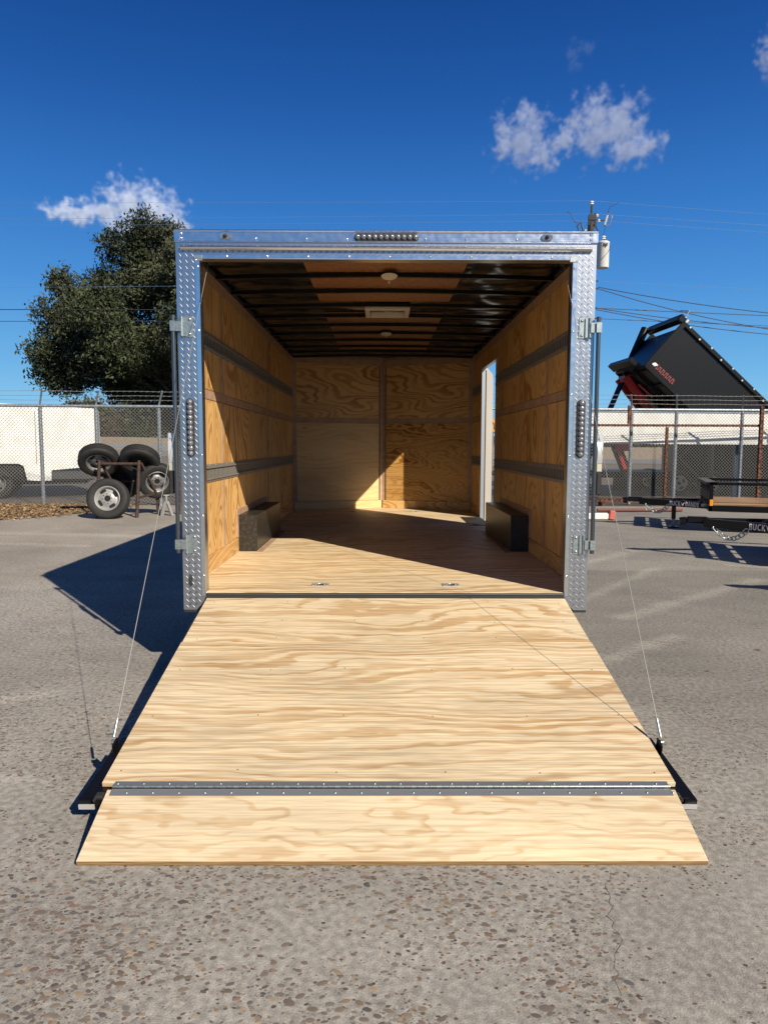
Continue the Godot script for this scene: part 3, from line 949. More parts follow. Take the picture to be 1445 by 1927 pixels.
	for s in [-1.0, 1.0]:
		obj("corner_gusset", MB.new().box(Vector3(s * 1.155, F + 2.088, 0.0055), Vector3(0.05, 0.035, 0.005), Basis(), 0.003), M.zinc, hd)
		led_light(T, Vector3(s * 0.985, F + 2.217, 0.004), 0.07, 0.034, 1, false)
	led_light(T, Vector3(0, F + 2.214, 0.004), 0.395, 0.046, 11, false)
	# raised lugs of the tread plate
	var lug := MB.new()
	var NL := 10
	for k in NL:
		var a := TAU * k / NL; var b := TAU * (k + 1) / NL
		var pa := Vector3(cos(a), sin(a) * (0.55 + 0.45 * absf(sin(a))), 0); var pb := Vector3(cos(b), sin(b) * (0.55 + 0.45 * absf(sin(b))), 0)
		var qa := Vector3(pa.x * 0.6, pa.y * 0.5, 0.75); var qb := Vector3(pb.x * 0.6, pb.y * 0.5, 0.75)
		var na := Vector3(pa.x * 0.6, pa.y * 1.4, 0.5).normalized(); var nb := Vector3(pb.x * 0.6, pb.y * 1.4, 0.5).normalized()
		var ma := Vector3(pa.x * 0.3, pa.y * 0.7, 1).normalized(); var mb := Vector3(pb.x * 0.3, pb.y * 0.7, 1).normalized()
		lug.tri(pa, pb, qb, na, nb, mb); lug.tri(pa, qb, qa, na, mb, ma); lug.tri(qa, qb, Vector3(0, 0, 1), ma, mb, Vector3.BACK)
	var xf := []
	var P := 0.0385
	for j in range(-8, 75):
		for i in range(-36, 37):
			for o in 2:
				var x := i * P + (P * 0.5 if o == 1 else 0.0)
				var y := F + 0.02 + j * P * 0.985 + (P * 0.49 if o == 1 else 0.0)
				var ok := (absf(x) > 1.185 and absf(x) < 1.286 and y < F + 2.178 and y > F - 0.104 and (absf(x) > 1.222 or y > F - 0.075)) or (absf(x) <= 1.185 and y > F + 2.114 and y < F + 2.176)
				if not ok: continue
				if absf(absf(x) - 1.226) < 0.032 and absf(y - F - 1.05) < 0.195: continue
				xf.append(Transform3D(Basis(Vector3.BACK, -PI * 0.28 if o == 0 else PI * 0.28) * Basis.from_scale(Vector3(0.0138, 0.0046, 0.0020)), Vector3(x, y, 0.0)))
	many("tread_lugs", lug.mesh(), M.lug, xf, [], hd)
	# small black grip on the left post
	var gp := MB.new()
	gp.tube([Vector3(-1.243, F + 0.105, 0.0), Vector3(-1.247, F + 0.10, 0.014), Vector3(-1.247, F + 0.055, 0.014), Vector3(-1.243, F + 0.05, 0.0)], 0.008, 8)
	obj("grommet", gp, M.blackflat, T)

	# ---- body shell
	var DZ0 := -3.755
	var DZ1 := -4.87
	for s in [-1.0, 1.0]:
		var o: PackedVector2Array
		var base := F - 0.16
		if s < 0: o = rect(-ZE, base, 0.15, TOP - 0.01)
		else: o = PackedVector2Array([Vector2(0.15, base), Vector2(-DZ0, base), Vector2(-DZ0, F + 1.95), Vector2(-DZ1, F + 1.95), Vector2(-DZ1, base), Vector2(-ZE, base), Vector2(-ZE, TOP - 0.01), Vector2(0.15, TOP - 0.01)])
		var t := Transform3D(Basis(Vector3.FORWARD, Vector3.UP, Vector3.RIGHT), Vector3.ZERO)
		var x0 := WS - 0.002; var x1 := WI + 0.008
		var w := obj("side_wall", MB.new().prism(o, s * x1, s * x0, t), M.white, T)
		obj("corner_filler", MB.new().box(Vector3(s * 1.281, F + 1.045, -0.116), Vector3(0.024, 2.38, 0.08)), M.alu, w)
		obj("wall_liner", MB.new().prism(o, s * (WI + 0.0077), s * (WI + 0.0081), t), M.dark, w)
		var kx: float = s * (WI + 0.004)
		var rows := [[0.122, 1.277], [1.343, 2.127]]
		var colsz := [[-0.08, -1.205], [-1.275, -3.515], [-3.585, ZE]] if s < 0 else [[-0.08, -1.205], [-1.275, -3.36], [-3.385, -3.753], [-4.872, ZE]]
		var n := 0
		for c in colsz:
			for r in rows:
				var y0: float = r[0]; var y1: float = r[1]
				n += 1
				panel("wall_panel", w, M.wall_ply[(n + (1 if s > 0 else 0)) % 3], Vector3(kx, F + (y0 + y1) * 0.5, (c[0] + c[1]) * 0.5), Vector3(0.0074, y1 - y0 - 0.009, absf(c[1] - c[0]) - 0.010), true, Vector2(0.31 * n, 0.17 * n + 0.4 * s))
		if s > 0: panel("wall_panel", w, M.wall_ply[1], Vector3(kx, F + 2.04, (DZ0 + DZ1) * 0.5), Vector3(0.008, 0.17, 1.2), true, Vector2(0.7, 0.2))
		var segs := [[-0.08, ZE]] if s < 0 else [[-0.08, -3.753], [-4.872, ZE]]
		for g in segs:
			obj("panel_strip", MB.new().box(Vector3(kx - s * 0.001, F + 1.31, (g[0] + g[1]) * 0.5), Vector3(0.008, 0.066, absf(g[1] - g[0]))), M.trim, w)
			panel("kick_board", w, M.wall_ply[2], Vector3(kx - s * 0.004, F + 0.063, (g[0] + g[1]) * 0.5), Vector3(0.012, 0.122, absf(g[1] - g[0])), false, Vector2(0.2, 0.45))
			for y in [1.69, 0.7356]: e_track(w, s * (WI - 0.001), F + y, g[0], g[1])
		obj("panel_strip", MB.new().box(Vector3(kx - s * 0.001, F + 2.165, (ZE - 0.08) * 0.5), Vector3(0.008, 0.078, 5.74)), M.trim, w)
		for z in ([-1.24, -3.55] if s < 0 else [-1.24, -3.3725]):
			for r in rows: obj("panel_strip", MB.new().box(Vector3(kx - s * 0.0015, F + (r[0] + r[1]) * 0.5, z), Vector3(0.009, r[1] - r[0] - 0.002, 0.066 if z > -2 else (0.066 if s < 0 else 0.02))), M.trim, w)
		obj("ceiling_rail", MB.new().box(Vector3(s * (WI - 0.012), F + 2.214, (ZE - 0.08) * 0.5), Vector3(0.03, 0.02, 5.74)), M.blackflat, w)
		# wheel box
		var wb := obj("wheel_box", MB.new().box(Vector3(s * (WI - 0.086), F + 0.165, -2.53), Vector3(0.168, 0.322, 1.50), Basis(), 0.004), M.black, T)
		wb.material_override = M.boxsteel
		var bx := MB.new()
		bx.box(Vector3(s * (WI - 0.0055), F + 0.352, -2.53), Vector3(0.009, 0.055, 1.62))
		for z in [-1.748, -3.312]: bx.box(Vector3(s * (WI - 0.0055), F + 0.228, z), Vector3(0.009, 0.192, 0.056))
		bx.box(Vector3(s * (WI - 0.196), F + 0.0015, -2.53), Vector3(0.05, 0.003, 1.60))
		obj("box_trim", bx, M.trim, wb)
	# nose: two angled panels meeting in a shallow vee
	var d := Vector3(WI, 0, ZN - ZE)
	for s in [-1.0, 1.0]:
		var ang: float = -atan2((ZE - ZN), WI) * s
		var b := Basis(Vector3.UP, ang)
		var mid := Vector3(s * WI * 0.5, 0, (ZE + ZN) * 0.5)
		var len := d.length()
		var nw := obj("nose_wall", MB.new().box(mid + Vector3(0, F + 1.05, -0.03), Vector3(len + 0.02, 2.4, 0.03), b), M.trim, T)
		var at := func(u: float, y: float, out: float) -> Vector3: return mid + b * Vector3(u, F + y, out)
		var um = M.nose_ply[0]
		panel("wall_panel", nw, um, at.call(s * 0.005, 1.735, 0.0), Vector3(len - 0.11, 0.776, 0.01), false, Vector2(0.1 + 0.5 * s, 0.3 * s), b)
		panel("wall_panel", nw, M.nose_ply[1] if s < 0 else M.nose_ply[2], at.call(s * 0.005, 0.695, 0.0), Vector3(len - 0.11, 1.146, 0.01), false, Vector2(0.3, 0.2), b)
		obj("panel_strip", MB.new().box(at.call(0, 1.308, 0.0015), Vector3(len - 0.1, 0.074, 0.01), b), M.trim, nw)
		obj("panel_strip", MB.new().box(at.call(0, 2.165, 0.0015), Vector3(len - 0.05, 0.082, 0.01), b), M.trim, nw)
		obj("panel_strip", MB.new().box(at.call(s * (len * 0.5 - 0.03), 1.12, 0.004), Vector3(0.06, 2.0, 0.01), b), M.trim, nw)
		obj("panel_strip", MB.new().box(at.call(-s * (len * 0.5 - 0.02), 1.12, 0.004), Vector3(0.038, 2.0, 0.01), b), M.trim, nw)
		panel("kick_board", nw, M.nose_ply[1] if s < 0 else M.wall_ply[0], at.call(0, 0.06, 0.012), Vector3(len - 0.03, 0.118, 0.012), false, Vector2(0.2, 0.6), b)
	# floor
	var fl := obj("floor", MB.new().prism(PackedVector2Array([Vector2(-1.147, 0.001), Vector2(1.147, 0.001), Vector2(1.147, 0.08), Vector2(WI, 0.08), Vector2(WI, -ZE), Vector2(0, -ZN), Vector2(-WI, -ZE), Vector2(-WI, 0.08), Vector2(-1.147, 0.08)]), F - 0.12, F - 0.021, Transform3D(Basis(Vector3.RIGHT, Vector3.FORWARD, Vector3.UP), Vector3(0, 0, 0))), M.black, T)
	var zc := [-0.004, -1.22, -2.44, -3.66, -4.88]
	for i in 5:
		var z1: float = zc[i + 1] if i < 4 else ZN
		var k := MB.new()
		k.us = Vector2(1 / 2.56, 1 / 2.44); k.uo = Vector2(0.5, 0.25 * i)
		if i < 4: k.box(Vector3(0, F - 0.0095, (zc[i] + z1) * 0.5), Vector3(2 * WI - 0.004, 0.019, absf(z1 - zc[i]) - 0.003), Basis(), 0.001)
		else: k.prism(PackedVector2Array([Vector2(-WI, 4.8815), Vector2(WI, 4.8815), Vector2(WI, -ZE), Vector2(0, -ZN), Vector2(-WI, -ZE)]), F - 0.019, F, Transform3D(Basis(Vector3.RIGHT, Vector3.FORWARD, Vector3.UP), Vector3.ZERO))
		obj("floor_sheet", k, M.floor_ply[(i + 1) % 3], fl)
	var sill := MB.new()
	sill.box(Vector3(0, F - 0.006, 0.010), Vector3(2.29, 0.009, 0.022), Basis(), 0.003)
	obj("sill", sill, mat(Color(0.55, 0.58, 0.62), 0.35, 1.0), fl)
	obj("sill_seal", MB.new().box(Vector3(0, F - 0.024, 0.006), Vector3(2.296, 0.024, 0.014)), M.blackflat, fl)
	for p in [[-0.438, -0.25], [0.445, -0.25], [-0.431, -5.62], [0.46, -5.62]]:
		var c := Vector3(p[0], F, p[1])
		var pan := MB.new()
		pan.box(c + Vector3(0, 0.002, 0.034), Vector3(0.115, 0.004, 0.018), Basis(), 0.001)
		pan.box(c + Vector3(0, 0.002, -0.034), Vector3(0.115, 0.004, 0.018), Basis(), 0.001)
		for q in [-1.0, 1.0]: pan.box(c + Vector3(q * 0.047, 0.0021, 0), Vector3(0.022, 0.004, 0.05), Basis(), 0.001)
		var dr := obj("tie_down", pan, M.ring, T)
		obj("recess", MB.new().box(c + Vector3(0, 0.0006, 0), Vector3(0.075, 0.0012, 0.052)), M.dark, dr)
		var ring := []
		for k in 13: ring.append(c + Vector3(cos(PI * k / 12.0) * 0.03, 0.006, 0.018 - sin(PI * k / 12.0) * 0.034))
		obj("ring", MB.new().tube(ring, 0.0055, 8), M.ring, dr)
		var sc := obj("pan_screws", screws([c + Vector3(-0.047, 0.004, 0.034), c + Vector3(0.047, 0.004, 0.034), c + Vector3(-0.047, 0.004, -0.034), c + Vector3(0.047, 0.004, -0.034)], Vector3.UP, 0.007), M.ring, dr)
		sc.set_meta("kind", "stuff")
	var well := MB.new()
	well.box(Vector3(1.05, F + 0.002, -4.36), Vector3(0.05, 0.005, 1.0), Basis(), 0.001)
	well.box(Vector3(1.165, F + 0.002, -4.84), Vector3(0.25, 0.005, 0.06), Basis(), 0.001)
	obj("step_well", well, M.alu, fl)
	obj("step_mat", MB.new().box(Vector3(1.183, F + 0.0012, -4.34), Vector3(0.215, 0.0024, 0.93)), M.rubber, fl)
	# roof, bows, lights
	var rf := obj("roof", MB.new().prism(PackedVector2Array([Vector2(-WO, 0.07), Vector2(WO, 0.07), Vector2(WS, 0.15), Vector2(WS, -ZE), Vector2(0, -ZN + 0.03), Vector2(-WS, -ZE), Vector2(-WS, 0.15)]), F + 2.246, TOP - 0.002, Transform3D(Basis(Vector3.RIGHT, Vector3.FORWARD, Vector3.UP), Vector3.ZERO)), M.roof, T)
	var zs := [-0.12, -0.45, -0.99, -1.54, -2.13, -2.66, -3.2, -3.74, -4.28, -4.83, -5.3, -5.78]
	for z in zs:
		var bw := MB.new()
		var pts := []
		for k in 13:
			var x := -1.27 + 2.54 * k / 12.0
			pts.append(Vector3(x, F + 2.196 + 0.022 * (1 - x * x / 1.6), z))
		for k in 12: bw.bar(pts[k], pts[k + 1] + Vector3(0.0005, 0, 0), 0.038, 0.03, Vector3.UP)
		obj("roof_bow", bw, M.black, rf)
	for q in [[-0.2, -2.08], [-2.62, -5.5]]:
		obj("ceiling_panel", MB.new().box(Vector3(0, F + 2.240, (q[0] + q[1]) * 0.5), Vector3(1.17, 0.004, absf(q[1] - q[0]))), M.luan, rf)
	for z in [-0.965, -3.72]:
		var dl := MB.new()
		dl.lathe([Vector2(0.0, -0.024), Vector2(0.4, -0.021), Vector2(0.8, -0.012), Vector2(1.0, 0.0)], 20, Transform3D(Basis.from_scale(Vector3(0.062, 1, 0.10)), Vector3(0.03, F + 2.202, z + 0.02)))
		var li := obj("dome_light", dl, M.plastic, T)
		obj("switch", MB.new().box(Vector3(0.03, F + 2.18, z - 0.09), Vector3(0.014, 0.012, 0.012)), M.plastic, li)
	var vent := MB.new()
	for q in [-1.0, 1.0]:
		vent.box(Vector3(0.03 + q * 0.185, F + 2.208, -2.38), Vector3(0.045, 0.05, 0.42), Basis(), 0.004)
		vent.box(Vector3(0.03, F + 2.208, -2.38 + q * 0.19), Vector3(0.33, 0.05, 0.045), Basis(), 0.004)
	var ve := obj("roof_vent", vent, M.plastic, T)
	obj("vent_lid", MB.new().box(Vector3(0.03, F + 2.238, -2.38), Vector3(0.33, 0.004, 0.34)), mat(lin(0.25, 0.27, 0.30), 0.3), ve)
	obj("crank", MB.new().tube([Vector3(0.0, F + 2.2, -2.3), Vector3(0.06, F + 2.195, -2.32), Vector3(0.10, F + 2.20, -2.34)], 0.008, 8), M.alu, ve)

	# ---- ramp door
	var tilt := 0.2097
	var B := Basis(Vector3.RIGHT, tilt)
	var R0 := Vector3(0, F - 0.034, 0.012)
	var on := func(x: float, y: float, s: float) -> Vector3: return R0 + B * Vector3(x, y, s)
	var rd := MB.new()
	for s in [-1.0, 1.0]:
		rd.box(on.call(s * 1.137, -0.045, 0.99), Vector3(0.05, 0.05, 1.75), B, 0.003)
		rd.box(on.call(s * 1.1585, -0.072, 0.80), Vector3(0.006, 0.05, 1.37), B)
		rd.bar(on.call(s * 1.158, -0.048, 1.46), on.call(s * 1.192, -0.048, 1.868), 0.05, 0.045, B.y)
	for k in 5: rd.box(on.call(0, -0.046, 0.06 + k * 0.43), Vector3(2.28, 0.05, 0.045), B)
	rd.box(on.call(0, -0.046, 1.83), Vector3(2.38, 0.05, 0.05), B)
	var ramp := obj("ramp_door", rd, M.black, T)
	for s in [-1.0, 1.0]:
		obj("ramp_foot", MB.new().box(on.call(s * 1.185, -0.052, 1.872), Vector3(0.062, 0.02, 0.006), B), mat(lin(0.45, 0.45, 0.44), 0.5, 0.3), ramp)
		var hg := MB.new()
		hg.box(on.call(s * 1.137, -0.022, 1.85), Vector3(0.03, 0.024, 0.03), B, 0.003)
		hg.tube([on.call(s * 1.15, -0.018, 1.84), on.call(s * 1.15, -0.018, 1.88)], 0.006, 8)
		obj("latch", hg, M.blackflat, ramp)
	var cuts := [[0.002, 0.597, 1.147, 1.147], [0.600, 1.795, 1.152, 1.15]]
	for i in 2:
		var c = cuts[i]
		var k := MB.new()
		k.us = Vector2(1 / 2.44, 1 / 1.24); k.uo = Vector2(0.5, -c[0] / 1.24 + (0.3 if i == 0 else -0.02) + 0.02)
		k.box(on.call(0.004, -0.0095, (c[0] + c[1]) * 0.5), Vector3(c[2] * 2, 0.019, c[1] - c[0]), B, 0.001)
		obj("ramp_sheet", k, M.ramp_ply[i], ramp)
	var sp := []
	for s in [0.07, 0.33, 0.55, 0.9, 1.32, 1.72]:
		for x in [-1.08, -0.62, -0.2, 0.22, 0.64, 1.08]: sp.append(on.call(x + rng.randf_range(-0.02, 0.02), 0.0002, s + rng.randf_range(-0.015, 0.015)))
	var sc2 := obj("screw_heads", screws(sp, B.y, 0.0038), mat(lin(0.13, 0.10, 0.07), 0.6), ramp)
	sc2.set_meta("kind", "stuff")
	# flap
	var hs: Vector3 = on.call(0, 0.0, 1.825)
	var tf := atan2(hs.y - 0.0225, 0.312)
	var BF := Basis(Vector3.RIGHT, tf)
	var flap := func(x: float, y: float, s: float) -> Vector3: return hs + BF * Vector3(x, y, s)
	var fk := MB.new()
	fk.us = Vector2(1 / 2.44, 1 / 1.22); fk.uo = Vector2(0.5, 0.4 - 1.8 / 1.22)
	fk.box(flap.call(0.013, -0.0095, 0.171), Vector3(2.25, 0.019, 0.324), BF, 0.0012)
	var fo := obj("ramp_flap", fk, wood(ply(58, Color(0.575, 0.47, 0.315), Color(0.45, 0.305, 0.165), 1.1, 0.40, 6.5, 0.8, 0.10, 0.14), 0.55), ramp)
	obj("ply_edge", MB.new().box(flap.call(0.013, -0.0097, 0.3335), Vector3(2.249, 0.0175, 0.002), BF), M.edge, ramp)
	# piano hinge
	var h1 := MB.new()
	h1.box(on.call(0.013, 0.0012, 1.806), Vector3(2.215, 0.0024, 0.034), B)
	var leaf := obj("hinge_leaf", h1, mat(Color(0.54, 0.55, 0.56), 0.36, 0.6), ramp)
	var h2 := obj("hinge_leaf", MB.new().box(flap.call(0.013, 0.0012, 0.024), Vector3(2.215, 0.0024, 0.034), BF), mat(Color(0.56, 0.57, 0.58), 0.38, 0.6), ramp)
	var kn := [MB.new(), MB.new()]
	var NK := 88
	for k in NK:
		var x0 := 0.013 - 1.1075 + 2.215 * k / NK
		var c0: Vector3 = hs + Vector3(0, 0.0055, 0.0)
		kn[k % 2].tube([Vector3(x0 + 0.0006, 0, 0) + c0, Vector3(x0 + 2.215 / NK - 0.0006, 0, 0) + c0], 0.0062 if k % 2 else 0.0056, 10)
	var k1 := obj("hinge_knuckles", kn[0], M.zinc, ramp); k1.set_meta("kind", "stuff")
	var k2 := obj("hinge_knuckles", kn[1], M.zinc, ramp); k2.set_meta("kind", "stuff")
	var s1 := []
	var s2 := []
	for k in 22:
		s1.append(on.call(-1.08 + k * 0.1025, 0.0024, 1.803))
		s2.append(flap.call(-1.03 + k * 0.1025, 0.0024, 0.027))
	var hs1 := obj("hinge_screws", screws(s1, B.y, 0.0052), M.zinc, ramp); hs1.set_meta("kind", "stuff")
	var hs2 := obj("hinge_screws", screws(s2, BF.y, 0.0052), M.zinc, ramp); hs2.set_meta("kind", "stuff")
	# cables
	for s in [-1.0, 1.0]:
		var a := Vector3(s * 1.125, F + 2.08, -0.12)
		var e := Vector3(s * 1.19, F - 0.34, 1.53)
		var dirc := (e - a).normalized()
		var cb := obj("ramp_cable", MB.new().tube([a, e - dirc * 0.03], 0.0018, 6), mat(lin(0.26, 0.26, 0.25), 0.45, 0.4), T)
		var br := MB.new()
		br.tube([e - dirc * 0.10, e - dirc * 0.02], 0.0065, 8)
		br.lathe([Vector2(0, -0.010), Vector2(0.011, -0.006), Vector2(0.011, 0.006), Vector2(0, 0.010)], 12, Transform3D(Basis(Vector3.BACK, PI / 2), e))
		obj("cable_end", br, M.zinc, cb)
		obj("cable_bracket", MB.new().box(e + Vector3(-s * 0.01, -0.028, 0.0), Vector3(0.006, 0.07, 0.06), B, 0.002), M.black, cb)
		var sv := a.lerp(e, 0.10)
		obj("cable_sleeve", MB.new().tube([sv, sv + dirc * 0.04], 0.006, 8), M.alu, cb)
		var pl := MB.new()
		pl.tube([a + Vector3(0, 0.02, -0.06), a + Vector3(0, 0.02, 0.05)], 0.012, 10)
		obj("cable_anchor", pl, M.blackflat, cb)

	# ---- side door, opened forward
	var dm := Vector3(1.362, F + 0.95, DZ1 - 0.02)
	var DB := Basis(Vector3.UP, -0.235)
	var dp := PackedVector2Array([Vector2(0, -1.0), Vector2(0.84, -1.0), Vector2(0.93, -0.93), Vector2(0.93, 0.93), Vector2(0.84, 1.0), Vector2(0, 1.0)])
	var dt := Transform3D(Basis(DB * Vector3.FORWARD, Vector3.UP, DB * Vector3.LEFT), dm)
	var sd := obj("side_door", MB.new().prism(dp, 0.0, 0.038, dt), M.cream, T)
	var jm := MB.new()
	jm.box(Vector3(WI + 0.012, F + 0.95, DZ1 + 0.012), Vector3(0.045, 2.0, 0.02), Basis(), 0.002)
	jm.box(Vector3(WI + 0.0, F + 0.95, DZ1 - 0.02), Vector3(0.006, 2.0, 0.045), Basis(), 0.002)
	jm.box(Vector3(WI + 0.015, F + 1.942, (DZ0 + DZ1) * 0.5), Vector3(0.045, 0.016, 1.13))
	jm.box(Vector3(WI + 0.015, F + 0.95, DZ0 - 0.008), Vector3(0.045, 2.0, 0.014))
	obj("door_jamb", jm, mat(Color(0.70, 0.72, 0.74), 0.4, 0.8), sd)
	obj("door_hinge", MB.new().tube([Vector3(1.340, F - 0.03, DZ1 + 0.004), Vector3(1.340, F + 1.92, DZ1 + 0.004)], 0.007, 8), M.blackflat, sd)
	var jr := []
	for k in 26: jr.append(Vector3(WI - 0.003, F + 0.02 + k * 0.075, DZ1 - 0.02))
	var jo := obj("jamb_rivets", screws(jr, Vector3.LEFT, 0.006), M.alu, sd)
	jo.set_meta("kind", "stuff")
	# ---- running gear
	var ch := MB.new()
	for s in [-1.0, 1.0]:
		ch.box(Vector3(s * 0.95, F - 0.19, -2.9), Vector3(0.08, 0.13, 5.6))
		ch.bar(Vector3(s * 0.95, F - 0.19, -5.7), Vector3(0, F - 0.19, -7.4), 0.08, 0.12)
	for z in [-2.05, -2.95]: ch.tube([Vector3(-1.1, 0.36, z), Vector3(1.1, 0.36, z)], 0.04, 8)
	obj("chassis", ch, M.blackflat, T)
	for s in [-1.0, 1.0]:
		for z in [-2.12, -2.94]:
			wheel("wheel", T, Transform3D(Basis(Vector3.BACK, PI / 2 * s), Vector3(s * 1.215, 0.335, z)), 0.335, 0.14)

# tyre profile turned about y; the rim's outer face looks towards -y
func wheel(called: String, parent: Node, t: Transform3D, r: float, w: float, rim_mat: Material = null) -> Node3D:
	var m := MB.new()
	var h := w * 0.5
	var ri := r * 0.6
	var prof := [Vector2(ri, -h * 0.72), Vector2(ri * 1.04, -h * 0.86), Vector2(ri * 1.2, -h * 0.98), Vector2(r * 0.86, -h), Vector2(r * 0.94, -h * 0.93), Vector2(r * 0.985, -h * 0.78), Vector2(r, -h * 0.66)]
	for g in [-0.42, 0.0, 0.42]:
		prof += [Vector2(r, h * (g - 0.06)), Vector2(r - 0.012, h * (g - 0.05)), Vector2(r - 0.012, h * (g + 0.05)), Vector2(r, h * (g + 0.06))]
	prof += [Vector2(r, h * 0.66), Vector2(r * 0.985, h * 0.78), Vector2(r * 0.94, h * 0.93), Vector2(r * 0.86, h), Vector2(ri * 1.2, h * 0.98), Vector2(ri * 1.04, h * 0.86), Vector2(ri, h * 0.72)]
	m.lathe(prof, 40, t)
	var o := obj(called, m, M.rubber, parent)
	var rm := MB.new()
	rm.lathe([Vector2(ri * 1.03, -h * 0.80), Vector2(ri * 0.98, -h * 0.86), Vector2(ri * 0.92, -h * 0.80), Vector2(ri * 0.86, -h * 0.45), Vector2(ri * 0.80, -h * 0.30), Vector2(ri * 0.55, -h * 0.42), Vector2(ri * 0.50, -h * 0.55), Vector2(ri * 0.26, -h * 0.55), Vector2(ri * 0.26, -h * 0.3)], 32, t)
	rm.lathe([Vector2(ri * 0.86, -h * 0.45), Vector2(ri * 0.86, h * 0.6), Vector2(ri * 1.02, h * 0.8)], 32, t)
	var ro := obj("rim", rm, rim_mat if rim_mat else M.rim, o)
	var hm := MB.new()
	for k in 4:
		var a := TAU * (k + 0.3) / 4
		hm.lathe([Vector2(0.0, -0.006), Vector2(0.8, -0.004), Vector2(1.0, 0.0)], 12, t * Transform3D(Basis(Vector3.UP, -a) * Basis.from_scale(Vector3(0.09 * ri / 0.25 * 0.5, 1, 0.14 * ri / 0.25 * 0.5)), Vector3(cos(a) * ri * 0.68, -h * 0.375, sin(a) * ri * 0.68)))
	hm.lathe([Vector2(0.0, 0.0), Vector2(ri * 0.255, 0.0)], 20, t * Transform3D(Basis(), Vector3(0, -h * 0.4, 0)))
	for k in 8:
		var a := TAU * k / 8
		hm.lathe([Vector2(0.0, -0.014), Vector2(0.009, -0.012), Vector2(0.010, 0.0)], 6, t * Transform3D(Basis(), Vector3(cos(a) * ri * 0.38, -h * 0.55, sin(a) * ri * 0.38)))
	obj("hub_holes", hm, M.dark, o)
	return o

# ---------------------------------------------------------------- the yard's other things
func oak() -> void:
	var t := thing("live_oak", "large dark evergreen oak rising behind the left fence and the cargo trailer", "tree", Vector3(-8.3, 0.05, -25.5))
	var r := RandomNumberGenerator.new()
	r.seed = 21
	# outline lobes (x, y, radius), relative to the trunk
	var lobes := [[-4.9, 5.0, 1.0], [-5.4, 5.0, 0.5], [-4.7, 4.4, 0.85], [-4.7, 4.2, 1.0], [-3.9, 4.1, 0.9], [-4.6, 5.7, 1.0], [-4.5, 6.5, 0.9], [-4.3, 7.2, 0.9], [-4.6, 7.8, 0.5], [-4.2, 7.8, 0.6], [-3.6, 7.5, 0.8], [-3.0, 7.6, 0.9], [-2.6, 8.0, 0.8], [-2.0, 9.2, 0.95], [-1.5, 9.9, 0.7], [-0.9, 9.9, 0.8], [-0.2, 9.8, 0.8], [0.6, 9.7, 0.6], [1.5, 9.4, 0.6], [2.4, 9.2, 0.6], [-2.1, 3.6, 1.0], [-1.2, 2.9, 0.9], [-2.6, 4.6, 1.2], [-0.6, 2.7, 0.8], [0.4, 3.0, 1.0], [-1.3, 8.9, 1.0], [-0.4, 8.7, 1.2], [0.7, 8.8, 1.1], [-1.6, 7.8, 1.2], [1.7, 8.7, 1.0], [-2.1, 6.9, 1.2], [-0.3, 7.4, 1.3]]
	var bl := []
	for l in lobes: bl.append([Vector3(l[0], l[1], r.randf_range(-0.8, 1.4)), Vector3(l[2], l[2] * 0.85, l[2] * 1.1)])
	var n := 0
	while n < 46:
		var p := Vector3(r.randf_range(-5.0, 5.5), r.randf_range(3.6, 9.2), r.randf_range(-4.0, 4.2))
		if p.x < -4.2: continue
		var q := Vector3((p.x - 0.2) / 5.2, (p.y - 6.2) / 3.4, p.z / 4.4)
		if q.length() > 1.0 or q.length() < 0.35: continue
		if p.y > (7.2 if p.x < -2.2 else 9.0): continue
		n += 1
		var s := r.randf_range(0.85, 1.35)
		bl.append([p, Vector3(s * 1.1, s * 0.8, s * 1.1)])
	foliage("crown", t, bl, 210.0, leaf_clump(13, 0.08, 0.34, 2), [Color(0.025, 0.036, 0.011), Color(0.033, 0.044, 0.014), Color(0.02, 0.029, 0.010), Color(0.038, 0.044, 0.016)], leaf_mat(), 8)
	var bark := mat(lin(0.06, 0.05, 0.04), 0.95)
	bark.albedo_texture = ntex(91, 0.03, 4, [[0.25, Color(0.6, 0.58, 0.55)], [0.75, Color(1, 1, 1)]], 256)
	tri_map(bark, 1.5)
	var tk := MB.new()
	tk.tube([Vector3(0, -0.1, 0), Vector3(0.05, 0.8, 0), Vector3(-0.05, 1.7, 0.1), Vector3(0.0, 2.6, 0.1)], 0.42, 12, 0.32)
	obj("trunk", tk, bark, t)
	for b in bl:
		if r.randf() < 0.75:
			var e: Vector3 = b[0]
			var m := MB.new()
			var mid := Vector3(e.x * 0.4, 2.4 + (e.y - 2.4) * 0.62, e.z * 0.4)
			m.tube([Vector3(0, 2.2, 0.1), Vector3(e.x * 0.15, 3.0 + (e.y - 3.0) * 0.2, e.z * 0.15), mid, e, e + (e - mid).normalized() * 0.6], 0.13, 6, 0.012)
			obj("branch", m, bark, t)

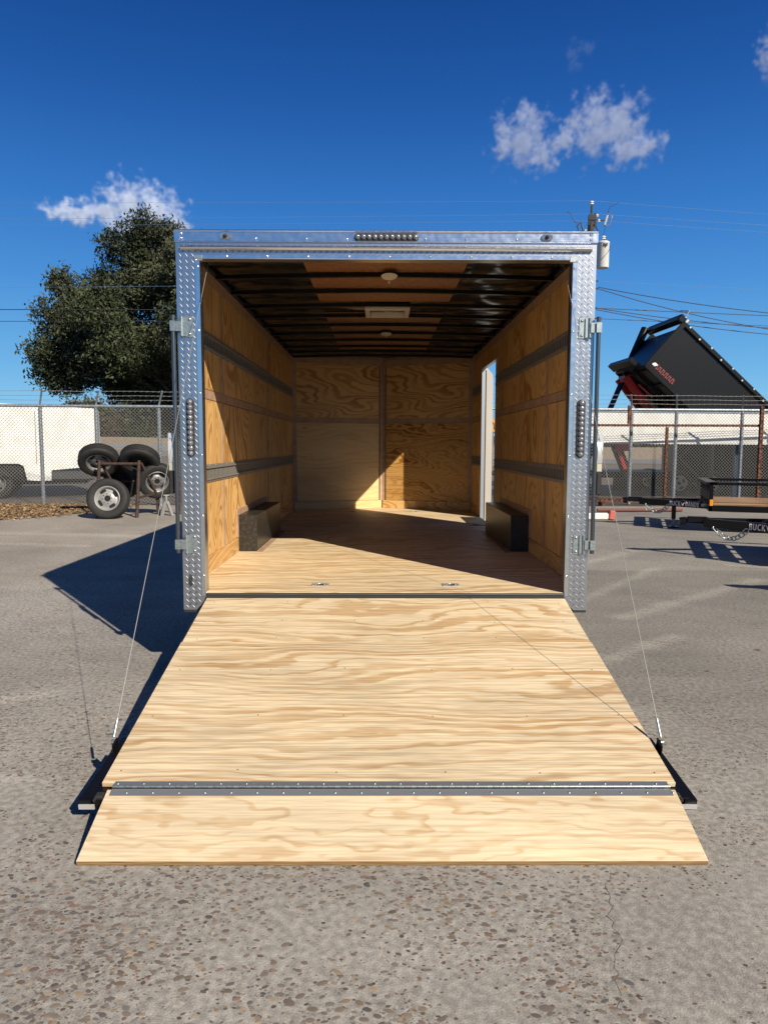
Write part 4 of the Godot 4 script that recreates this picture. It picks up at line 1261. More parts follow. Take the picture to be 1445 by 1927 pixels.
func tyre_rack() -> void:
	var z := -10.4
	var k := thing("tyre_rack", "rusty pipe rack holding spare tyres by the left fence", "rack", Vector3(-5.45, 0, z))
	obj("top_bar", MB.new().tube([Vector3(-0.42, 1.10, 0.05), Vector3(0.44, 1.10, 0.05)], 0.034, 10), M.brownpipe, k)
	for x in [-0.40, 0.42]:
		obj("leg", MB.new().tube([Vector3(x, 1.17, 0.05), Vector3(x - 0.01, 0.0, 0.25)], 0.036, 10), M.brownpipe, k)
		obj("leg", MB.new().bar(Vector3(x + 0.02, 1.12, 0.0), Vector3(x + 0.22, 0.45, -0.35), 0.045, 0.045), M.brownpipe, k)
		obj("leg", MB.new().bar(Vector3(x + 0.2, 0.72, -0.45), Vector3(x + 0.2, 0.0, -0.5), 0.07, 0.06), M.brownpipe, k)
		obj("brace", MB.new().bar(Vector3(x - 0.005, 0.40, 0.17), Vector3(x + 0.2, 0.46, -0.47), 0.05, 0.04), M.brownpipe, k)
	obj("back_bar", MB.new().tube([Vector3(-0.42, 0.72, -0.45), Vector3(0.66, 0.72, -0.45)], 0.03, 8), M.brownpipe, k)
	obj("shelf_plate", MB.new().box(Vector3(0.5, 0.56, -0.42), Vector3(0.5, 0.12, 0.03)), M.rust, k)
	var spec := [
		["large tyre with pale grey steel wheel leaning at the front of the rack", Vector3(-5.53, 0.405, -9.93), Vector3(-0.10, -0.16, -1.0), 0.41, 0.25, M.rim],
		["left one of two tyres lying tilted on top of the rack", Vector3(-5.94, 1.17, -10.55), Vector3(-0.22, 0.72, -0.75), 0.41, 0.24, mat(lin(0.16, 0.16, 0.16), 0.5, 0.3)],
		["right one of two tyres lying tilted on top of the rack", Vector3(-5.08, 1.17, -10.55), Vector3(-0.06, 0.75, -0.72), 0.41, 0.24, M.dark],
		["tyre standing at the back of the rack behind the pale wheel", Vector3(-5.62, 0.72, -11.0), Vector3(0.15, 0.1, -1.0), 0.40, 0.24, M.dark],
		["tyre hanging turned at the right end of the rack", Vector3(-4.80, 0.74, -10.75), Vector3(-0.42, 0.35, -0.85), 0.39, 0.23, mat(lin(0.2, 0.2, 0.2), 0.45, 0.4)],
	]
	for s in spec:
		var y: Vector3 = s[2].normalized()
		var b := Basis(Quaternion(Vector3.UP, y))
		var w := wheel("tyre", self, Transform3D(b, Vector3.ZERO), s[3], s[4], s[5])
		w.position = s[1]
		tag(w, s[0], "tyre", "tyres on the pipe rack")
	var lb := obj("paper_label", MB.new().box(Vector3(-0.20, 0.28, 0.128), Vector3(0.06, 0.022, 0.002), Basis(Vector3.BACK, 0.35)), M.white, get_node("tyre"))
	lb.rotation = Vector3(-0.16, -0.1, 0)
	# jack stand and a rusty post beside it
	var j := thing("jack_stand", "small grey jack stand on the concrete beside the cargo trailer", "jack stand", Vector3(-4.56, 0, -10.6), 0.4)
	var grey := mat(lin(0.22, 0.22, 0.22), 0.6)
	for a in 4:
		var d := Vector3(cos(TAU * a / 4 + 0.78), 0, sin(TAU * a / 4 + 0.78))
		obj("leg", MB.new().bar(d * 0.16 + Vector3(0, 0.0, 0), d * 0.03 + Vector3(0, 0.3, 0), 0.07, 0.012, d), grey, j)
	obj("saddle_post", MB.new().tube([Vector3(0, 0.22, 0), Vector3(0, 0.42, 0)], 0.022, 8), grey, j)
	obj("saddle", MB.new().box(Vector3(0, 0.43, 0), Vector3(0.11, 0.03, 0.05), Basis(), 0.006), grey, j)
	var po := obj("steel_post", MB.new().bar(Vector3(-4.38, 0, -10.9), Vector3(-4.38, 0.78, -10.9), 0.07, 0.07), M.rust)
	tag(po, "short rusty steel post standing beside the cargo trailer's left side", "post")

func van() -> void:
	var v := thing("white_van", "white van parked behind the left fence, its rear half showing", "van", Vector3(-10.62, 0, -15.2), 0.33)
	v.scale = Vector3.ONE * 1.05
	var o := PackedVector2Array([Vector2(2.50, 2.40), Vector2(2.52, 1.2), Vector2(2.46, 0.84), Vector2(1.35, 0.74), Vector2(1.34, 0.46), Vector2(0.76, 0.46), Vector2(0.68, 0.86), Vector2(0.55, 0.92), Vector2(-0.56, 0.92), Vector2(-0.68, 0.80), Vector2(-0.76, 0.46), Vector2(-2.7, 0.46), Vector2(-2.78, 0.86), Vector2(-3.9, 0.86), Vector2(-4.0, 0.5), Vector2(-4.5, 0.55), Vector2(-4.6, 1.15), Vector2(-3.9, 1.35), Vector2(-3.2, 2.2), Vector2(-2.8, 2.46), Vector2(0.0, 2.50)])
	var m := MB.new()
	m.prism(o, -2.0, 0.0)
	obj("body", m, M.white, v)
	obj("door_seam", MB.new().box(Vector3(1.0, 1.6, 0.0012), Vector3(0.012, 1.4, 0.002)), M.dark, v)
	var cr := MB.new()
	cr.box(Vector3(1.85, 0.59, -0.15), Vector3(1.02, 0.24, 0.26), Basis(), 0.03)
	cr.box(Vector3(2.30, 0.57, -1.0), Vector3(0.24, 0.22, 1.9), Basis(), 0.03)
	obj("bumper", cr, mat(lin(0.09, 0.09, 0.09), 0.3, 0.6), v)
	obj("arch_liner", MB.new().box(Vector3(0, 0.66, -0.5), Vector3(1.3, 0.5, 0.8)), M.dark, v)
	obj("underbody", MB.new().box(Vector3(-0.8, 0.42, -1.0), Vector3(6.0, 0.12, 1.7)), M.dark, v)
	for x in [0.0, -3.32]:
		for zz in [-0.12, -1.85]: wheel("wheel", v, Transform3D(Basis(Vector3.RIGHT, -PI / 2), Vector3(x, 0.40, zz)), 0.40, 0.24, mat(lin(0.2, 0.2, 0.2), 0.4, 0.5))
	obj("tail_lamp", MB.new().box(Vector3(2.505, 1.25, -0.1), Vector3(0.02, 0.35, 0.1)), M.red, v)

func insulator(p: Vector3, r: float, n: int, d: Vector3) -> MB:
	var m := MB.new()
	var prof := [Vector2(0.0, 0.0)]
	for k in n:
		prof += [Vector2(r * 0.55, k * r * 0.9), Vector2(r, k * r * 0.9 + r * 0.15), Vector2(r * 0.9, k * r * 0.9 + r * 0.4), Vector2(r * 0.55, k * r * 0.9 + r * 0.7)]
	prof.append(Vector2(0.0, n * r * 0.9))
	m.lathe(prof, 12, Transform3D(Basis(Quaternion(Vector3.UP, d.normalized())), p))
	return m

func wire(called: String, a: Vector3, b: Vector3, sag: float, r: float, parent: Node, m: Material) -> void:
	var pts := []
	for k in 25:
		var t := k / 24.0
		pts.append(a.lerp(b, t) - Vector3(0, sag * 4.0 * t * (1.0 - t), 0))
	obj(called, MB.new().tube(pts, r, 5), m, parent)

func utility_pole() -> void:
	var O := Vector3(7.14, 0, -20.5)
	var u := thing("utility_pole", "wooden utility pole with grey transformer can behind the cargo trailer", "utility pole", O)
	var wd := mat(lin(0.085, 0.06, 0.042), 0.95)
	wd.albedo_texture = ntex(95, 0.03, 4, [[0.25, Color(0.6, 0.6, 0.58)], [0.75, Color(1, 1, 1)]], 256)
	wd.uv1_triplanar = true
	wd.uv1_scale = Vector3(4, 0.4, 4)
	obj("pole", MB.new().tube([Vector3(0, -0.2, 0), Vector3(-0.02, 9.28, 0)], 0.15, 12, 0.105), wd, u)
	var top := MB.new()
	top.bar(Vector3(-0.02, 9.2, 0.02), Vector3(-0.02, 9.62, 0.02), 0.09, 0.05)
	top.bar(Vector3(-0.14, 9.2, 0.1), Vector3(0.10, 9.2, 0.1), 0.06, 0.16)
	top.bar(Vector3(-0.13, 8.95, 0.08), Vector3(-0.1, 9.3, 0.08), 0.07, 0.05)
	top.bar(Vector3(0.12, 8.9, 0.08), Vector3(0.08, 9.36, 0.08), 0.05, 0.05)
	top.bar(Vector3(0.05, 9.15, 0.1), Vector3(0.42, 9.1, 0.1), 0.03, 0.03)
	top.bar(Vector3(0.05, 9.0, 0.1), Vector3(0.2, 8.75, 0.1), 0.04, 0.03)
	top.bar(Vector3(-0.05, 8.72, 0.1), Vector3(-0.35, 8.72, 0.1), 0.03, 0.03)
	obj("bracket", top, M.blackflat, u)
	var porc := mat(lin(0.62, 0.62, 0.60), 0.25)
	for q in [[Vector3(-0.02, 9.64, 0.02), 0.075, 2], [Vector3(0.15, 9.22, 0.1), 0.055, 2], [Vector3(0.21, 9.05, 0.1), 0.055, 2], [Vector3(-0.24, 8.74, 0.12), 0.04, 2]]:
		obj("insulator", insulator(q[0], q[1], q[2], Vector3.UP), porc, u)
	# fused cutouts
	for q in [[Vector3(0.50, 9.28, 0.1), 1.0], [Vector3(-0.36, 8.98, 0.1), -1.0]]:
		var c: Vector3 = q[0]; var s: float = q[1]
		var body := insulator(c + Vector3(-s * 0.09, -0.32, 0), 0.042, 9, Vector3(s * 0.3, 1, 0))
		var co := obj("cutout", body, porc if s > 0 else mat(lin(0.10, 0.12, 0.12), 0.5), u)
		var fr := MB.new()
		fr.tube([c + Vector3(0.0, 0.05, 0), c + Vector3(s * 0.16, -0.03, 0), c + Vector3(s * 0.09, -0.30, 0), c + Vector3(-s * 0.06, -0.36, 0)], 0.016, 6)
		fr.box(c + Vector3(s * 0.15, -0.06, 0), Vector3(0.05, 0.09, 0.03))
		obj("fuse_tube", fr, M.blackflat if s < 0 else mat(lin(0.12, 0.11, 0.1), 0.5), co)
	var lead := mat(lin(0.012, 0.03, 0.05), 0.5)
	obj("lead", MB.new().tube([Vector3(0.52, 9.32, 0.1), Vector3(0.53, 9.45, 0.1), Vector3(0.58, 9.56, 0.1), Vector3(0.72, 9.62, 0.1), Vector3(0.85, 9.70, 0.1)], 0.011, 6), lead, u)
	obj("lead", MB.new().tube([Vector3(0.42, 8.95, 0.1), Vector3(0.43, 8.82, 0.1), Vector3(0.37, 8.62, 0.1)], 0.011, 6), lead, u)
	obj("lead", MB.new().tube([Vector3(-0.36, 9.02, 0.1), Vector3(-0.58, 9.04, 0.1), Vector3(-0.68, 9.15, 0.1), Vector3(-0.73, 9.33, 0.1), Vector3(-0.88, 9.38, 0.1)], 0.011, 6), lead, u)
	# transformer
	var gm := mat(lin(0.55, 0.56, 0.54), 0.4)
	var tr := MB.new()
	tr.lathe([Vector2(0, 0), Vector2(0.19, 0.0), Vector2(0.2, 0.02), Vector2(0.2, 0.80), Vector2(0.21, 0.81), Vector2(0.21, 0.84), Vector2(0.17, 0.87), Vector2(0, 0.89)], 28, Transform3D(Basis(), Vector3(0.37, 7.52, 0.16)))
	var can := obj("transformer", tr, gm, u)
	obj("bushing", insulator(Vector3(0.36, 8.38, 0.2), 0.075, 3, Vector3.UP), porc, can)
	var lg := MB.new()
	lg.bar(Vector3(0.36, 8.44, 0.30), Vector3(0.33, 8.2, 0.37), 0.05, 0.03, Vector3.BACK)
	lg.bar(Vector3(0.40, 8.28, 0.37), Vector3(0.38, 8.16, 0.375), 0.035, 0.02, Vector3.BACK)
	lg.bar(Vector3(0.45, 8.30, 0.355), Vector3(0.43, 8.2, 0.36), 0.02, 0.02, Vector3.BACK)
	obj("lug", lg, M.blackflat, can)
	var cord := []
	for k in 9:
		var a := 2.2 - k * 0.24
		cord.append(Vector3(0.37 + 0.207 * cos(a), 7.74 + k * 0.055, 0.16 + 0.207 * sin(a)))
	cord.append(Vector3(0.60, 8.22, 0.16)); cord.append(Vector3(0.56, 8.30, 0.16))
	obj("ground_lead", MB.new().tube(cord, 0.009, 5), lead, can)
	var sp := MB.new()
	for y in [7.1, 6.85, 6.2, 5.85]: sp.bar(Vector3(0.0, y, 0.12), Vector3(0.24, y, 0.12), 0.03, 0.05)
	obj("spool_bracket", sp, M.blackflat, u)
	# overhead lines
	var wm := mat(lin(0.02, 0.022, 0.026), 0.5)
	var pale := mat(lin(0.10, 0.16, 0.26), 0.5)
	var L := [
		["thin pale overhead wire, topmost in the sky", Vector3(-60, 9.95, -20.5), Vector3(-0.02, 9.78, 0), Vector3(60, 9.3, -26), 0.004, pale],
		["thin pale overhead wire, second from the top", Vector3(-60, 9.2, -20.5), Vector3(0.15, 9.32, 0.1), Vector3(60, 8.9, -25), 0.004, pale],
		["thin faint overhead wire crossing the left cloud's foot", Vector3(-60, 9.0, -20.5), Vector3(0.21, 9.1, 0.1), Vector3(60, 8.5, -25), 0.004, pale],
		["thin pale wire just above the pair of dark cables at left", Vector3(-60, 6.85, -20.5), Vector3(0.2, 7.1, 0.1), Vector3(60, 6.9, -24), 0.004, pale],
		["thick dark overhead cable crossing in front of the oak", Vector3(-60, 6.5, -20.5), Vector3(0.2, 6.2, 0.1), Vector3(60, 6.1, -24), 0.014, wm],
		["dark overhead cable, lowest of those crossing the oak", Vector3(-60, 6.0, -20.5), Vector3(0.2, 5.85, 0.1), Vector3(60, 5.75, -24), 0.010, wm],
	]
	for w in L:
		var o := thing("overhead_wire", w[0], "cable", Vector3.ZERO, 0.0, "overhead wires")
		wire("span", w[1], O + w[2], 0.25, w[4], o, w[5])
		wire("span", O + w[2], w[3], 0.35, w[4], o, w[5])
	var S := [
		["drooping service cable from the pole, upper of the two at right", Vector3(0.24, 6.9, 0.12), Vector3(20, 5.4, -18.5), 0.35],
		["drooping service cable from the pole passing behind the dump bed's peak", Vector3(0.24, 6.85, 0.12), Vector3(22, 5.0, -19), 0.75],
		["low bundled cable from the pole, third from the top at right", Vector3(0.2, 6.2, 0.12), Vector3(24, 5.6, -20), 0.5],
		["low bundled cable from the pole, lowest at right", Vector3(0.2, 6.15, 0.12), Vector3(24, 5.4, -20), 0.62],
	]
	for w in S:
		var o := thing("service_cable", w[0], "cable", Vector3.ZERO, 0.0, "cables right of the pole")
		wire("span", O + w[1], w[2], w[3], 0.014, o, wm)

func gooseneck() -> void:
	var g := thing("gooseneck_trailer", "white enclosed gooseneck trailer behind the right fence", "trailer", Vector3(0, 0, -15.0))
	var o := PackedVector2Array([Vector2(4.6, 1.58), Vector2(12.2, 1.55), Vector2(12.5, 0.6), Vector2(18.0, 0.6), Vector2(18.0, 2.36), Vector2(4.75, 2.46), Vector2(4.6, 2.3)])
	obj("body", MB.new().prism(o, -2.3, 0.0), M.white, g)
	obj("roof_edge", MB.new().bar(Vector3(4.75, 2.445, 0.006), Vector3(17.9, 2.35, 0.006), 0.03, 0.03), M.alu, g)
	obj("lower_rail", MB.new().bar(Vector3(4.65, 1.595, 0.006), Vector3(12.2, 1.565, 0.006), 0.03, 0.05), M.white, g)
	for x in [5.7, 7.0, 8.3, 9.6, 10.9]: obj("panel_seam", MB.new().box(Vector3(x, 2.0, 0.001), Vector3(0.006, 0.8, 0.002)), mat(lin(0.45, 0.45, 0.45), 0.6), g)
	var cp := MB.new()
	cp.bar(Vector3(6.58, 1.55, -0.6), Vector3(6.98, 0.62, -0.6), 0.24, 0.22)
	obj("coupler_leg", cp, M.black, g)
	var rc := MB.new()
	rc.box(Vector3(6.75, 1.46, -0.5), Vector3(0.44, 0.2, 0.1))
	rc.bar(Vector3(6.60, 1.42, -0.46), Vector3(6.84, 0.86, -0.46), 0.06, 0.09)
	obj("coupler_plate", rc, M.red, g)
	for x in [9.9]: obj("landing_leg", MB.new().bar(Vector3(x, 1.55, -0.4), Vector3(x, 0.0, -0.4), 0.12, 0.12), mat(lin(0.03, 0.04, 0.07), 0.5), g)
	obj("landing_leg", MB.new().bar(Vector3(9.9, 1.55, -1.9), Vector3(9.9, 0.0, -1.9), 0.12, 0.12), mat(lin(0.03, 0.04, 0.07), 0.5), g)
	for x in [14.0, 15.0]: wheel("wheel", g, Transform3D(Basis(Vector3.RIGHT, -PI / 2), Vector3(x, 0.38, -0.1)), 0.38, 0.22)
	# low black flatbed behind it
	var f := thing("flatbed_trailer", "low black flatbed trailer standing behind the white gooseneck trailer", "trailer", Vector3(0, 0, -19.5))
	var fb := MB.new()
	fb.box(Vector3(9.6, 0.62, 0), Vector3(9.6, 0.16, 2.4))
	for x in [5.0, 6.6, 8.2, 9.8, 11.4]: fb.box(Vector3(x, 0.60, 1.22), Vector3(0.06, 0.2, 0.05))
	obj("frame", fb, M.black, f)
	obj("tongue", MB.new().bar(Vector3(4.9, 0.58, 0), Vector3(3.2, 0.58, 0), 0.14, 0.14), M.black, f)
	for x in [9.0, 10.0, 11.0]: wheel("wheel", f, Transform3D(Basis(Vector3.RIGHT, -PI / 2), Vector3(x, 0.36, 1.1)), 0.36, 0.22, M.dark)
	for x in [6.0, 8.0]: obj("support", MB.new().box(Vector3(x, 0.3, 0.9), Vector3(0.9, 0.5, 0.12)), M.blackflat, f)

func dump_trailer() -> void:
	# bed axes: l along the bed towards its hinge, u out of its floor, w across it
	var D := thing("dump_trailer", "black dump trailer with its bed raised, beyond the right fence", "dump trailer", Vector3(8.95, 5.18, -17.0))
	var h := Vector3(0.9992, 0, -0.04)
	var t := 0.725
	var l := h * cos(t) + Vector3.DOWN * sin(t)
	var u := h * sin(t) + Vector3.UP * cos(t)
	var w := Vector3(-0.04, 0, -0.9992)
	var L := 6.4
	var U := 1.75
	var W := 2.25
	var at := func(a: float, b: float, c: float) -> Vector3: return l * a + u * b + w * c
	var B := Basis(l, u, l.cross(u))
	var sd := MB.new()
	sd.box(at.call(L * 0.5, -U * 0.5, 0.03), Vector3(L, U, 0.05), B)
	sd.box(at.call(L * 0.5, -0.05, 0.0), Vector3(L, 0.12, 0.14), B, 0.01)
	sd.box(at.call(L * 0.5, -U + 0.06, 0.0), Vector3(L, 0.12, 0.12), B, 0.01)
	obj("bed_side", sd, M.black, D)
	obj("side_rib", MB.new().box(at.call(0.05, -U * 0.5, -0.02), Vector3(0.14, U - 0.1, 0.09), B, 0.008), M.black, D)
	var s2 := MB.new()
	s2.box(at.call(L * 0.5, -U * 0.5, W), Vector3(L, U, 0.05), B)
	obj("bed_side", s2, M.black, D)
	var fl := MB.new()
	fl.box(at.call(L * 0.5, -U + 0.12, W * 0.5), Vector3(L, 0.03, W), B)
	obj("bed_floor", fl, mat(lin(0.05, 0.047, 0.043), 0.5), D)
	for k in 7: obj("cross_member", MB.new().box(at.call(0.2 + k * 0.62, -U + 0.05, W * 0.5), Vector3(0.08, 0.12, W - 0.1), B), M.black, D)
	for q in [0.75, 1.5]: obj("long_member", MB.new().box(at.call(L * 0.5, -U - 0.02, q), Vector3(L, 0.14, 0.09), B), M.black, D)
	obj("bulkhead", MB.new().box(at.call(0.0, -U * 0.5 - 0.17, W * 0.5), Vector3(0.06, U - 0.34, W), B), M.black, D)
	obj("tarp_housing", MB.new().box(at.call(-0.10, 0.02, W * 0.5), Vector3(0.22, 0.22, W + 0.1), B, 0.03), M.black, D)
	obj("lower_step", MB.new().box(at.call(-0.16, -U + 0.15, W * 0.72), Vector3(0.3, 0.16, W * 0.8), B, 0.02), M.black, D)
	var hw := MB.new()
	for k in 9: hw.box(at.call(0.25 + k * 0.45, -0.02 - 0.06 * (k % 2), -0.075), Vector3(0.05, 0.05, 0.02), B)
	hw.box(at.call(0.06, -0.02, -0.03), Vector3(0.06, 0.26, 0.06), B)
	hw.bar(at.call(-0.02, 0.1, 0.0), at.call(-0.1, 0.34, -0.02), 0.03, 0.03)
	obj("tarp_hardware", hw, M.zinc, D)
	obj("crank_handle", MB.new().bar(at.call(-0.1, 0.32, 0.0), at.call(-0.28, 0.20, 0.1), 0.035, 0.035), mat(lin(0.03, 0.10, 0.32), 0.4), D)
	# hoist
	var top: Vector3 = at.call(-0.26, -0.02, W * 1.02)
	var foot := Vector3(-2.25, -4.1, -1.6)
	var ax := (foot - top)
	obj("ram_outer", MB.new().tube([top, top + ax * 0.33], 0.13, 14), M.black, D)
	obj("ram_collar", MB.new().tube([top + ax * 0.31, top + ax * 0.36], 0.15, 14), M.blackflat, D)
	obj("ram_stage", MB.new().tube([top + ax * 0.33, foot], 0.085, 14), mat(lin(0.02, 0.03, 0.06), 0.25, 0.4), D)
	obj("ram_pin", MB.new().tube([top + ax * 0.36 + w * -0.2, top + ax * 0.36 + w * 0.2], 0.03, 8), M.red, D)
	# red underframe
	var rf := MB.new()
	rf.bar(at.call(0.15, -U - 0.12, W - 0.2), at.call(2.4, -U - 0.5, W - 0.2), 0.12, 0.25)
	rf.bar(at.call(0.15, -U - 0.12, 1.5), at.call(2.4, -U - 0.5, 1.5), 0.1, 0.22)
	rf.bar(at.call(0.2, -U - 0.12, W - 0.2), at.call(0.2, -U - 0.12, 1.5), 0.1, 0.2)
	obj("subframe", rf, M.red, D)
	obj("subframe_plate", MB.new().box(at.call(1.0, -U - 0.04, W * 0.8), Vector3(1.6, 0.04, 0.6), B), mat(lin(0.10, 0.006, 0.006), 0.35), D)
	obj("bed_stop", MB.new().bar(at.call(0.55, -U - 0.1, 1.2), at.call(1.15, -U - 0.12, 1.1), 0.05, 0.05), M.red, D)
	obj("lower_frame", MB.new().box(at.call(4.6, -U - 0.62, W * 0.4), Vector3(3.6, 1.1, W * 0.6), B), M.black, D)
	obj("oil_tank", MB.new().box(at.call(1.9, -U - 0.15, 0.95), Vector3(0.55, 0.2, 0.5), B, 0.03), M.red, D)
	# emblem and red lettering strip by the floor rail
	var em := MB.new()
	em.lathe([Vector2(0.06, 0.0), Vector2(0.05, 0.012), Vector2(0, 0.014)], 8, Transform3D(B * Basis(Vector3.RIGHT, PI / 2), at.call(0.22, -U + 0.26, -0.002)))
	em.box(at.call(0.22, -U + 0.26, -0.012), Vector3(0.16, 0.05, 0.01), B * Basis(Vector3.BACK, 0.5))
	obj("emblem", em, M.white, D)
	var le := MB.new()
	var x := 0.32
	for k in 11:
		var tall := 0.15 if k % 3 else 0.18
		le.box(at.call(x, -U + 0.255, -0.004), Vector3(0.022, tall, 0.012), B)
		le.box(at.call(x + 0.03, -U + 0.255 + (0.05 if k % 2 else -0.05), -0.004), Vector3(0.035, 0.028, 0.012), B)
		if k % 2: le.box(at.call(x + 0.055, -U + 0.255, -0.004), Vector3(0.02, tall * 0.9, 0.012), B)
		x += 0.066
	obj("lettering", le, mat(lin(0.15, 0.009, 0.014), 0.5), D)
	obj("tool_box", MB.new().box(Vector3(2.9, -4.15, -0.9), Vector3(5.6, 1.3, 1.2)), M.black, D)
	# frame and wheels on the ground
	var fr := MB.new()
	for q in [0.4, 1.8]:
		var a: Vector3 = w * q
		fr.bar(a + Vector3(-3.2, -4.55, 0) , a + Vector3(-3.2, -4.55, 0) + h * 7.5, 0.12, 0.2)
	for k in 4: fr.bar(w * 0.4 + Vector3(-3.0, -4.55, 0) + h * k * 1.8, w * 1.8 + Vector3(-3.0, -4.55, 0) + h * k * 1.8, 0.1, 0.15)
	obj("trailer_frame", fr, M.black, D)
	for q in [0.0, 2.2]:
		for k in [3.3, 4.3]: wheel("wheel", D, Transform3D(Basis(w, PI * 0.0) * Basis(Quaternion(Vector3.UP, w)), Vector3(-3.2, -4.80, 0) + w * q + h * k), 0.38, 0.22)

func chain(a: Vector3, b: Vector3, sag: float, n: int, r: float) -> MB:
	var m := MB.new()
	for i in n:
		var p0 := (i - 0.25) / n; var p1 := (i + 1.25) / n
		var q0 := a.lerp(b, p0) - Vector3(0, sag * 4 * p0 * (1 - p0), 0)
		var q1 := a.lerp(b, p1) - Vector3(0, sag * 4 * p1 * (1 - p1), 0)
		var d := (q1 - q0).normalized()
		var sdv := d.cross(Vector3.BACK if i % 2 else Vector3(0.3, 0.6, 0.7)).normalized()
		var loop := []
		var hl := q0.distance_to(q1) * 0.5 - r
		for k in 11:
			var t := TAU * k / 10
			loop.append((q0 + q1) * 0.5 + d * (hl - r * 1.6) * signf(cos(t)) + d * cos(t) * r * 1.8 + sdv * sin(t) * r * 2.2)
		m.tube(loop, r * 0.72, 6, -1.0, false)
	return m

func lettering(parent: Node, text: String, at: Vector3, along: Vector3, up: Vector3, tall: float, width: float) -> void:
	var tm := TextMesh.new()
	var sf := SystemFont.new()
	sf.font_names = PackedStringArray(["Droid Sans"])
	sf.font_weight = 700
	tm.font = sf
	tm.text = text
	tm.font_size = 64
	tm.pixel_size = 0.01
	tm.depth = 0.05
	var s := tm.get_aabb().size
	var o := MeshInstance3D.new()
	o.name = "lettering"
	o.mesh = tm
	o.material_override = M.letter
	var x := along.normalized(); var y := up.normalized(); var z := x.cross(y)
	o.transform = Transform3D(Basis(x * (width / s.x), y * (tall / s.y), z * 0.08), at)
	parent.add_child(o, true)

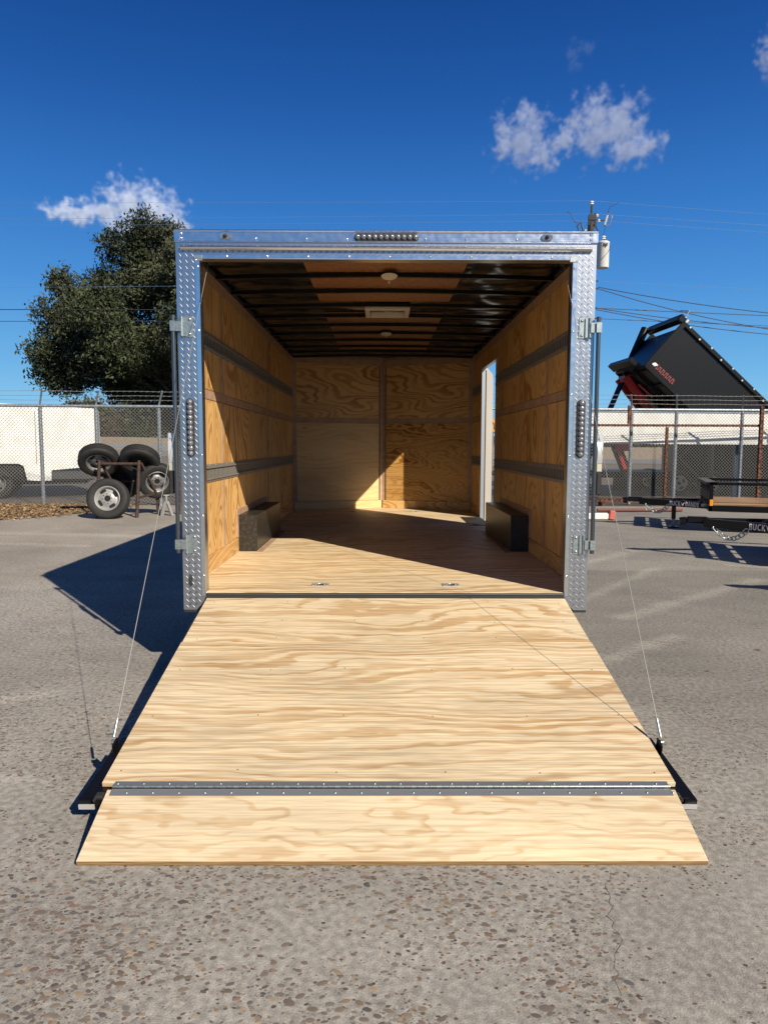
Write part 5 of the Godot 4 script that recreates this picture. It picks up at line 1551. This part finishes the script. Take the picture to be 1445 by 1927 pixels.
func make_utility(at: Vector3, label: String) -> Node3D:
	var t := thing("utility_trailer", label, "trailer", at, -0.347, "black utility trailers along the right side")
	var H := 0.50
	var W := 0.95
	var L := 4.6
	var fr := MB.new()
	for s in [-1.0, 1.0]: fr.box(Vector3(L * 0.5, H - 0.07, s * (W - 0.03)), Vector3(L, 0.10, 0.06), Basis(), 0.006)
	fr.box(Vector3(0.03, H - 0.07, 0), Vector3(0.06, 0.10, 2 * W), Basis(), 0.006)
	for k in 7: fr.box(Vector3(0.5 + k * 0.6, H - 0.08, 0), Vector3(0.05, 0.08, 2 * W - 0.1))
	obj("frame", fr, M.black, t)
	for k in 11: obj("deck_board", MB.new().box(Vector3(L * 0.5, H + 0.0, -W + 0.12 + k * 0.166), Vector3(L - 0.14, 0.036, 0.158), Basis(), 0.004), M.deck, t)
	var tr := MB.new()
	var RH := H + 0.36
	for s in [-1.0, 1.0]: tr.box(Vector3(L * 0.5, RH, s * (W - 0.03)), Vector3(L, 0.05, 0.06), Basis(), 0.005)
	tr.box(Vector3(0.03, RH, 0), Vector3(0.17, 0.05, 2 * W), Basis(), 0.005)
	obj("top_rail", tr, M.black, t)
	for s in [-1.0, 1.0]:
		for k in 4: obj("upright", MB.new().box(Vector3(0.035 + k * 1.45, H + 0.16, s * (W - 0.032)), Vector3(0.06, 0.38, 0.05), Basis(), 0.004), M.black, t)
	for z in [-0.48, 0.0, 0.48]: obj("upright", MB.new().box(Vector3(0.03, H + 0.16, z), Vector3(0.05, 0.38, 0.05)), M.black, t)
	obj("front_panel", MB.new().box(Vector3(0.02, H + 0.13, 0), Vector3(0.02, 0.16, 2 * W - 0.1)), M.black, t)
	obj("side_marker", MB.new().box(Vector3(0.035, H + 0.03, W + 0.006), Vector3(0.055, 0.11, 0.02), Basis(), 0.006), M.amber, t)
	for s in [-1.0, 1.0]: obj("tongue_rail", MB.new().bar(Vector3(0.35, H - 0.06, s * 0.62), Vector3(-1.12, H - 0.03, s * 0.06), 0.06, 0.115, Vector3.UP, 0.006), M.black, t)
	var cp := MB.new()
	cp.box(Vector3(-1.2, H + 0.0, 0), Vector3(0.28, 0.09, 0.13), Basis(), 0.02)
	cp.tube([Vector3(-1.34, H - 0.02, 0), Vector3(-1.42, H - 0.03, 0)], 0.06, 10)
	obj("coupler", cp, M.black, t)
	var jk := MB.new()
	jk.box(Vector3(-0.52, H - 0.15, 0.17), Vector3(0.075, 0.38, 0.075), Basis(), 0.006)
	jk.box(Vector3(-0.52, 0.012, 0.17), Vector3(0.18, 0.02, 0.16), Basis(), 0.005)
	obj("jack", jk, M.black, t)
	obj("jack_leg", MB.new().box(Vector3(-0.52, 0.18, 0.17), Vector3(0.055, 0.34, 0.055), Basis(), 0.004), mat(lin(0.16, 0.15, 0.14), 0.4, 0.6), t)
	obj("safety_chain", chain(Vector3(-1.0, H - 0.08, 0.13), Vector3(-0.62, H - 0.08, 0.32), 0.14, 9, 0.012), M.zinc, t)
	var hk := MB.new()
	hk.tube([Vector3(-1.02, H - 0.12, 0.2), Vector3(-1.0, H - 0.18, 0.2), Vector3(-0.98, H - 0.2, 0.2), Vector3(-0.96, H - 0.17, 0.2), Vector3(-0.97, H - 0.13, 0.2)], 0.009, 6)
	obj("hook", hk, M.zinc, t)
	# name plate on the near tongue rail
	var a := Vector3(-1.12, H - 0.03, 0.06); var b := Vector3(0.35, H - 0.06, 0.62)
	var d := (b - a).normalized()
	var n := d.cross(Vector3.UP).normalized() * -1.0
	if n.z < 0: n = -n
	var up := n.cross(d).normalized()
	lettering(t, "BUCK", a + d * 0.66 + n * 0.033, d, up, 0.085, 0.19)
	var em := MB.new()
	for s in [-1.0, 1.0]:
		em.bar(a + d * 0.80 + n * 0.032 + up * -0.03, a + d * (0.80 + s * 0.022) + n * 0.032 + up * 0.02, 0.014, 0.004, n)
		em.bar(a + d * (0.80 + s * 0.022) + n * 0.032 + up * 0.02, a + d * (0.80 + s * 0.034) + n * 0.032 + up * 0.036, 0.008, 0.004, n)
	obj("emblem", em, M.letter, t)
	lettering(t, "DANDY", a + d * 0.965 + n * 0.033, d, up, 0.085, 0.235)
	obj("reflector_strip", MB.new().box(a + d * 1.24 + n * 0.031, Vector3(0.24, 0.06, 0.003), Basis(d, up, n)), mat(lin(0.10, 0.11, 0.115), 0.3), t)
	for s in [-1.0, 1.0]:
		wheel("wheel", t, Transform3D(Basis(Vector3.RIGHT, -PI / 2 * s), Vector3(2.6, 0.33, s * 1.10)), 0.33, 0.2)
		obj("fender", MB.new().box(Vector3(2.6, 0.70, s * 1.09), Vector3(0.95, 0.02, 0.26), Basis(), 0.006), M.black, t)
	return t

func utility_trailers() -> void:
	var a := make_utility(Vector3(5.95, 0, -8.59), "black utility trailer before the right fence, showing its deck and whole tongue")
	for q in [[Vector3(5.415, 0, -4.72), "nearer black utility trailer at the right edge, only its lettered tongue in view"], [Vector3(5.53, 0, -1.94), "nearest black utility trailer, just outside the right edge, known by its shadow"]]:
		var b := a.duplicate()
		b.name = "utility_trailer"
		add_child(b, true)
		b.position = q[0]
		for part in ["jack", "jack_leg", "hook"]:
			var pn := b.get_node(part)
			b.remove_child(pn); pn.free()
		tag(b, q[1], "trailer", "black utility trailers along the right side")

func bits() -> void:
	var lf := MB.new()
	lf.face([Vector3(-1, 0.1, 0), Vector3(-0.2, 0.0, -0.5), Vector3(1, 0.25, 0), Vector3(-0.1, 0.15, 0.5)], Vector3.UP)
	var lm := lf.mesh()
	var br := mat(lin(0.16, 0.07, 0.03), 0.8)
	for q in [[2.49, 1.63, 0.024, "fallen brown leaf on the concrete right of the ramp"], [2.75, -0.6, 0.025, "dark fallen leaf on the concrete right of the open trailer"], [2.15, -0.1, 0.018, "small dark leaf on the concrete near the right rear post"]]:
		var o := obj("fallen_leaf", lm, br)
		o.transform = Transform3D(Basis(Vector3.UP, q[0]) * Basis.from_scale(Vector3.ONE * q[2]), Vector3(q[0], 0.006, q[1]))
		tag(o, q[3], "leaf", "leaves on the concrete")
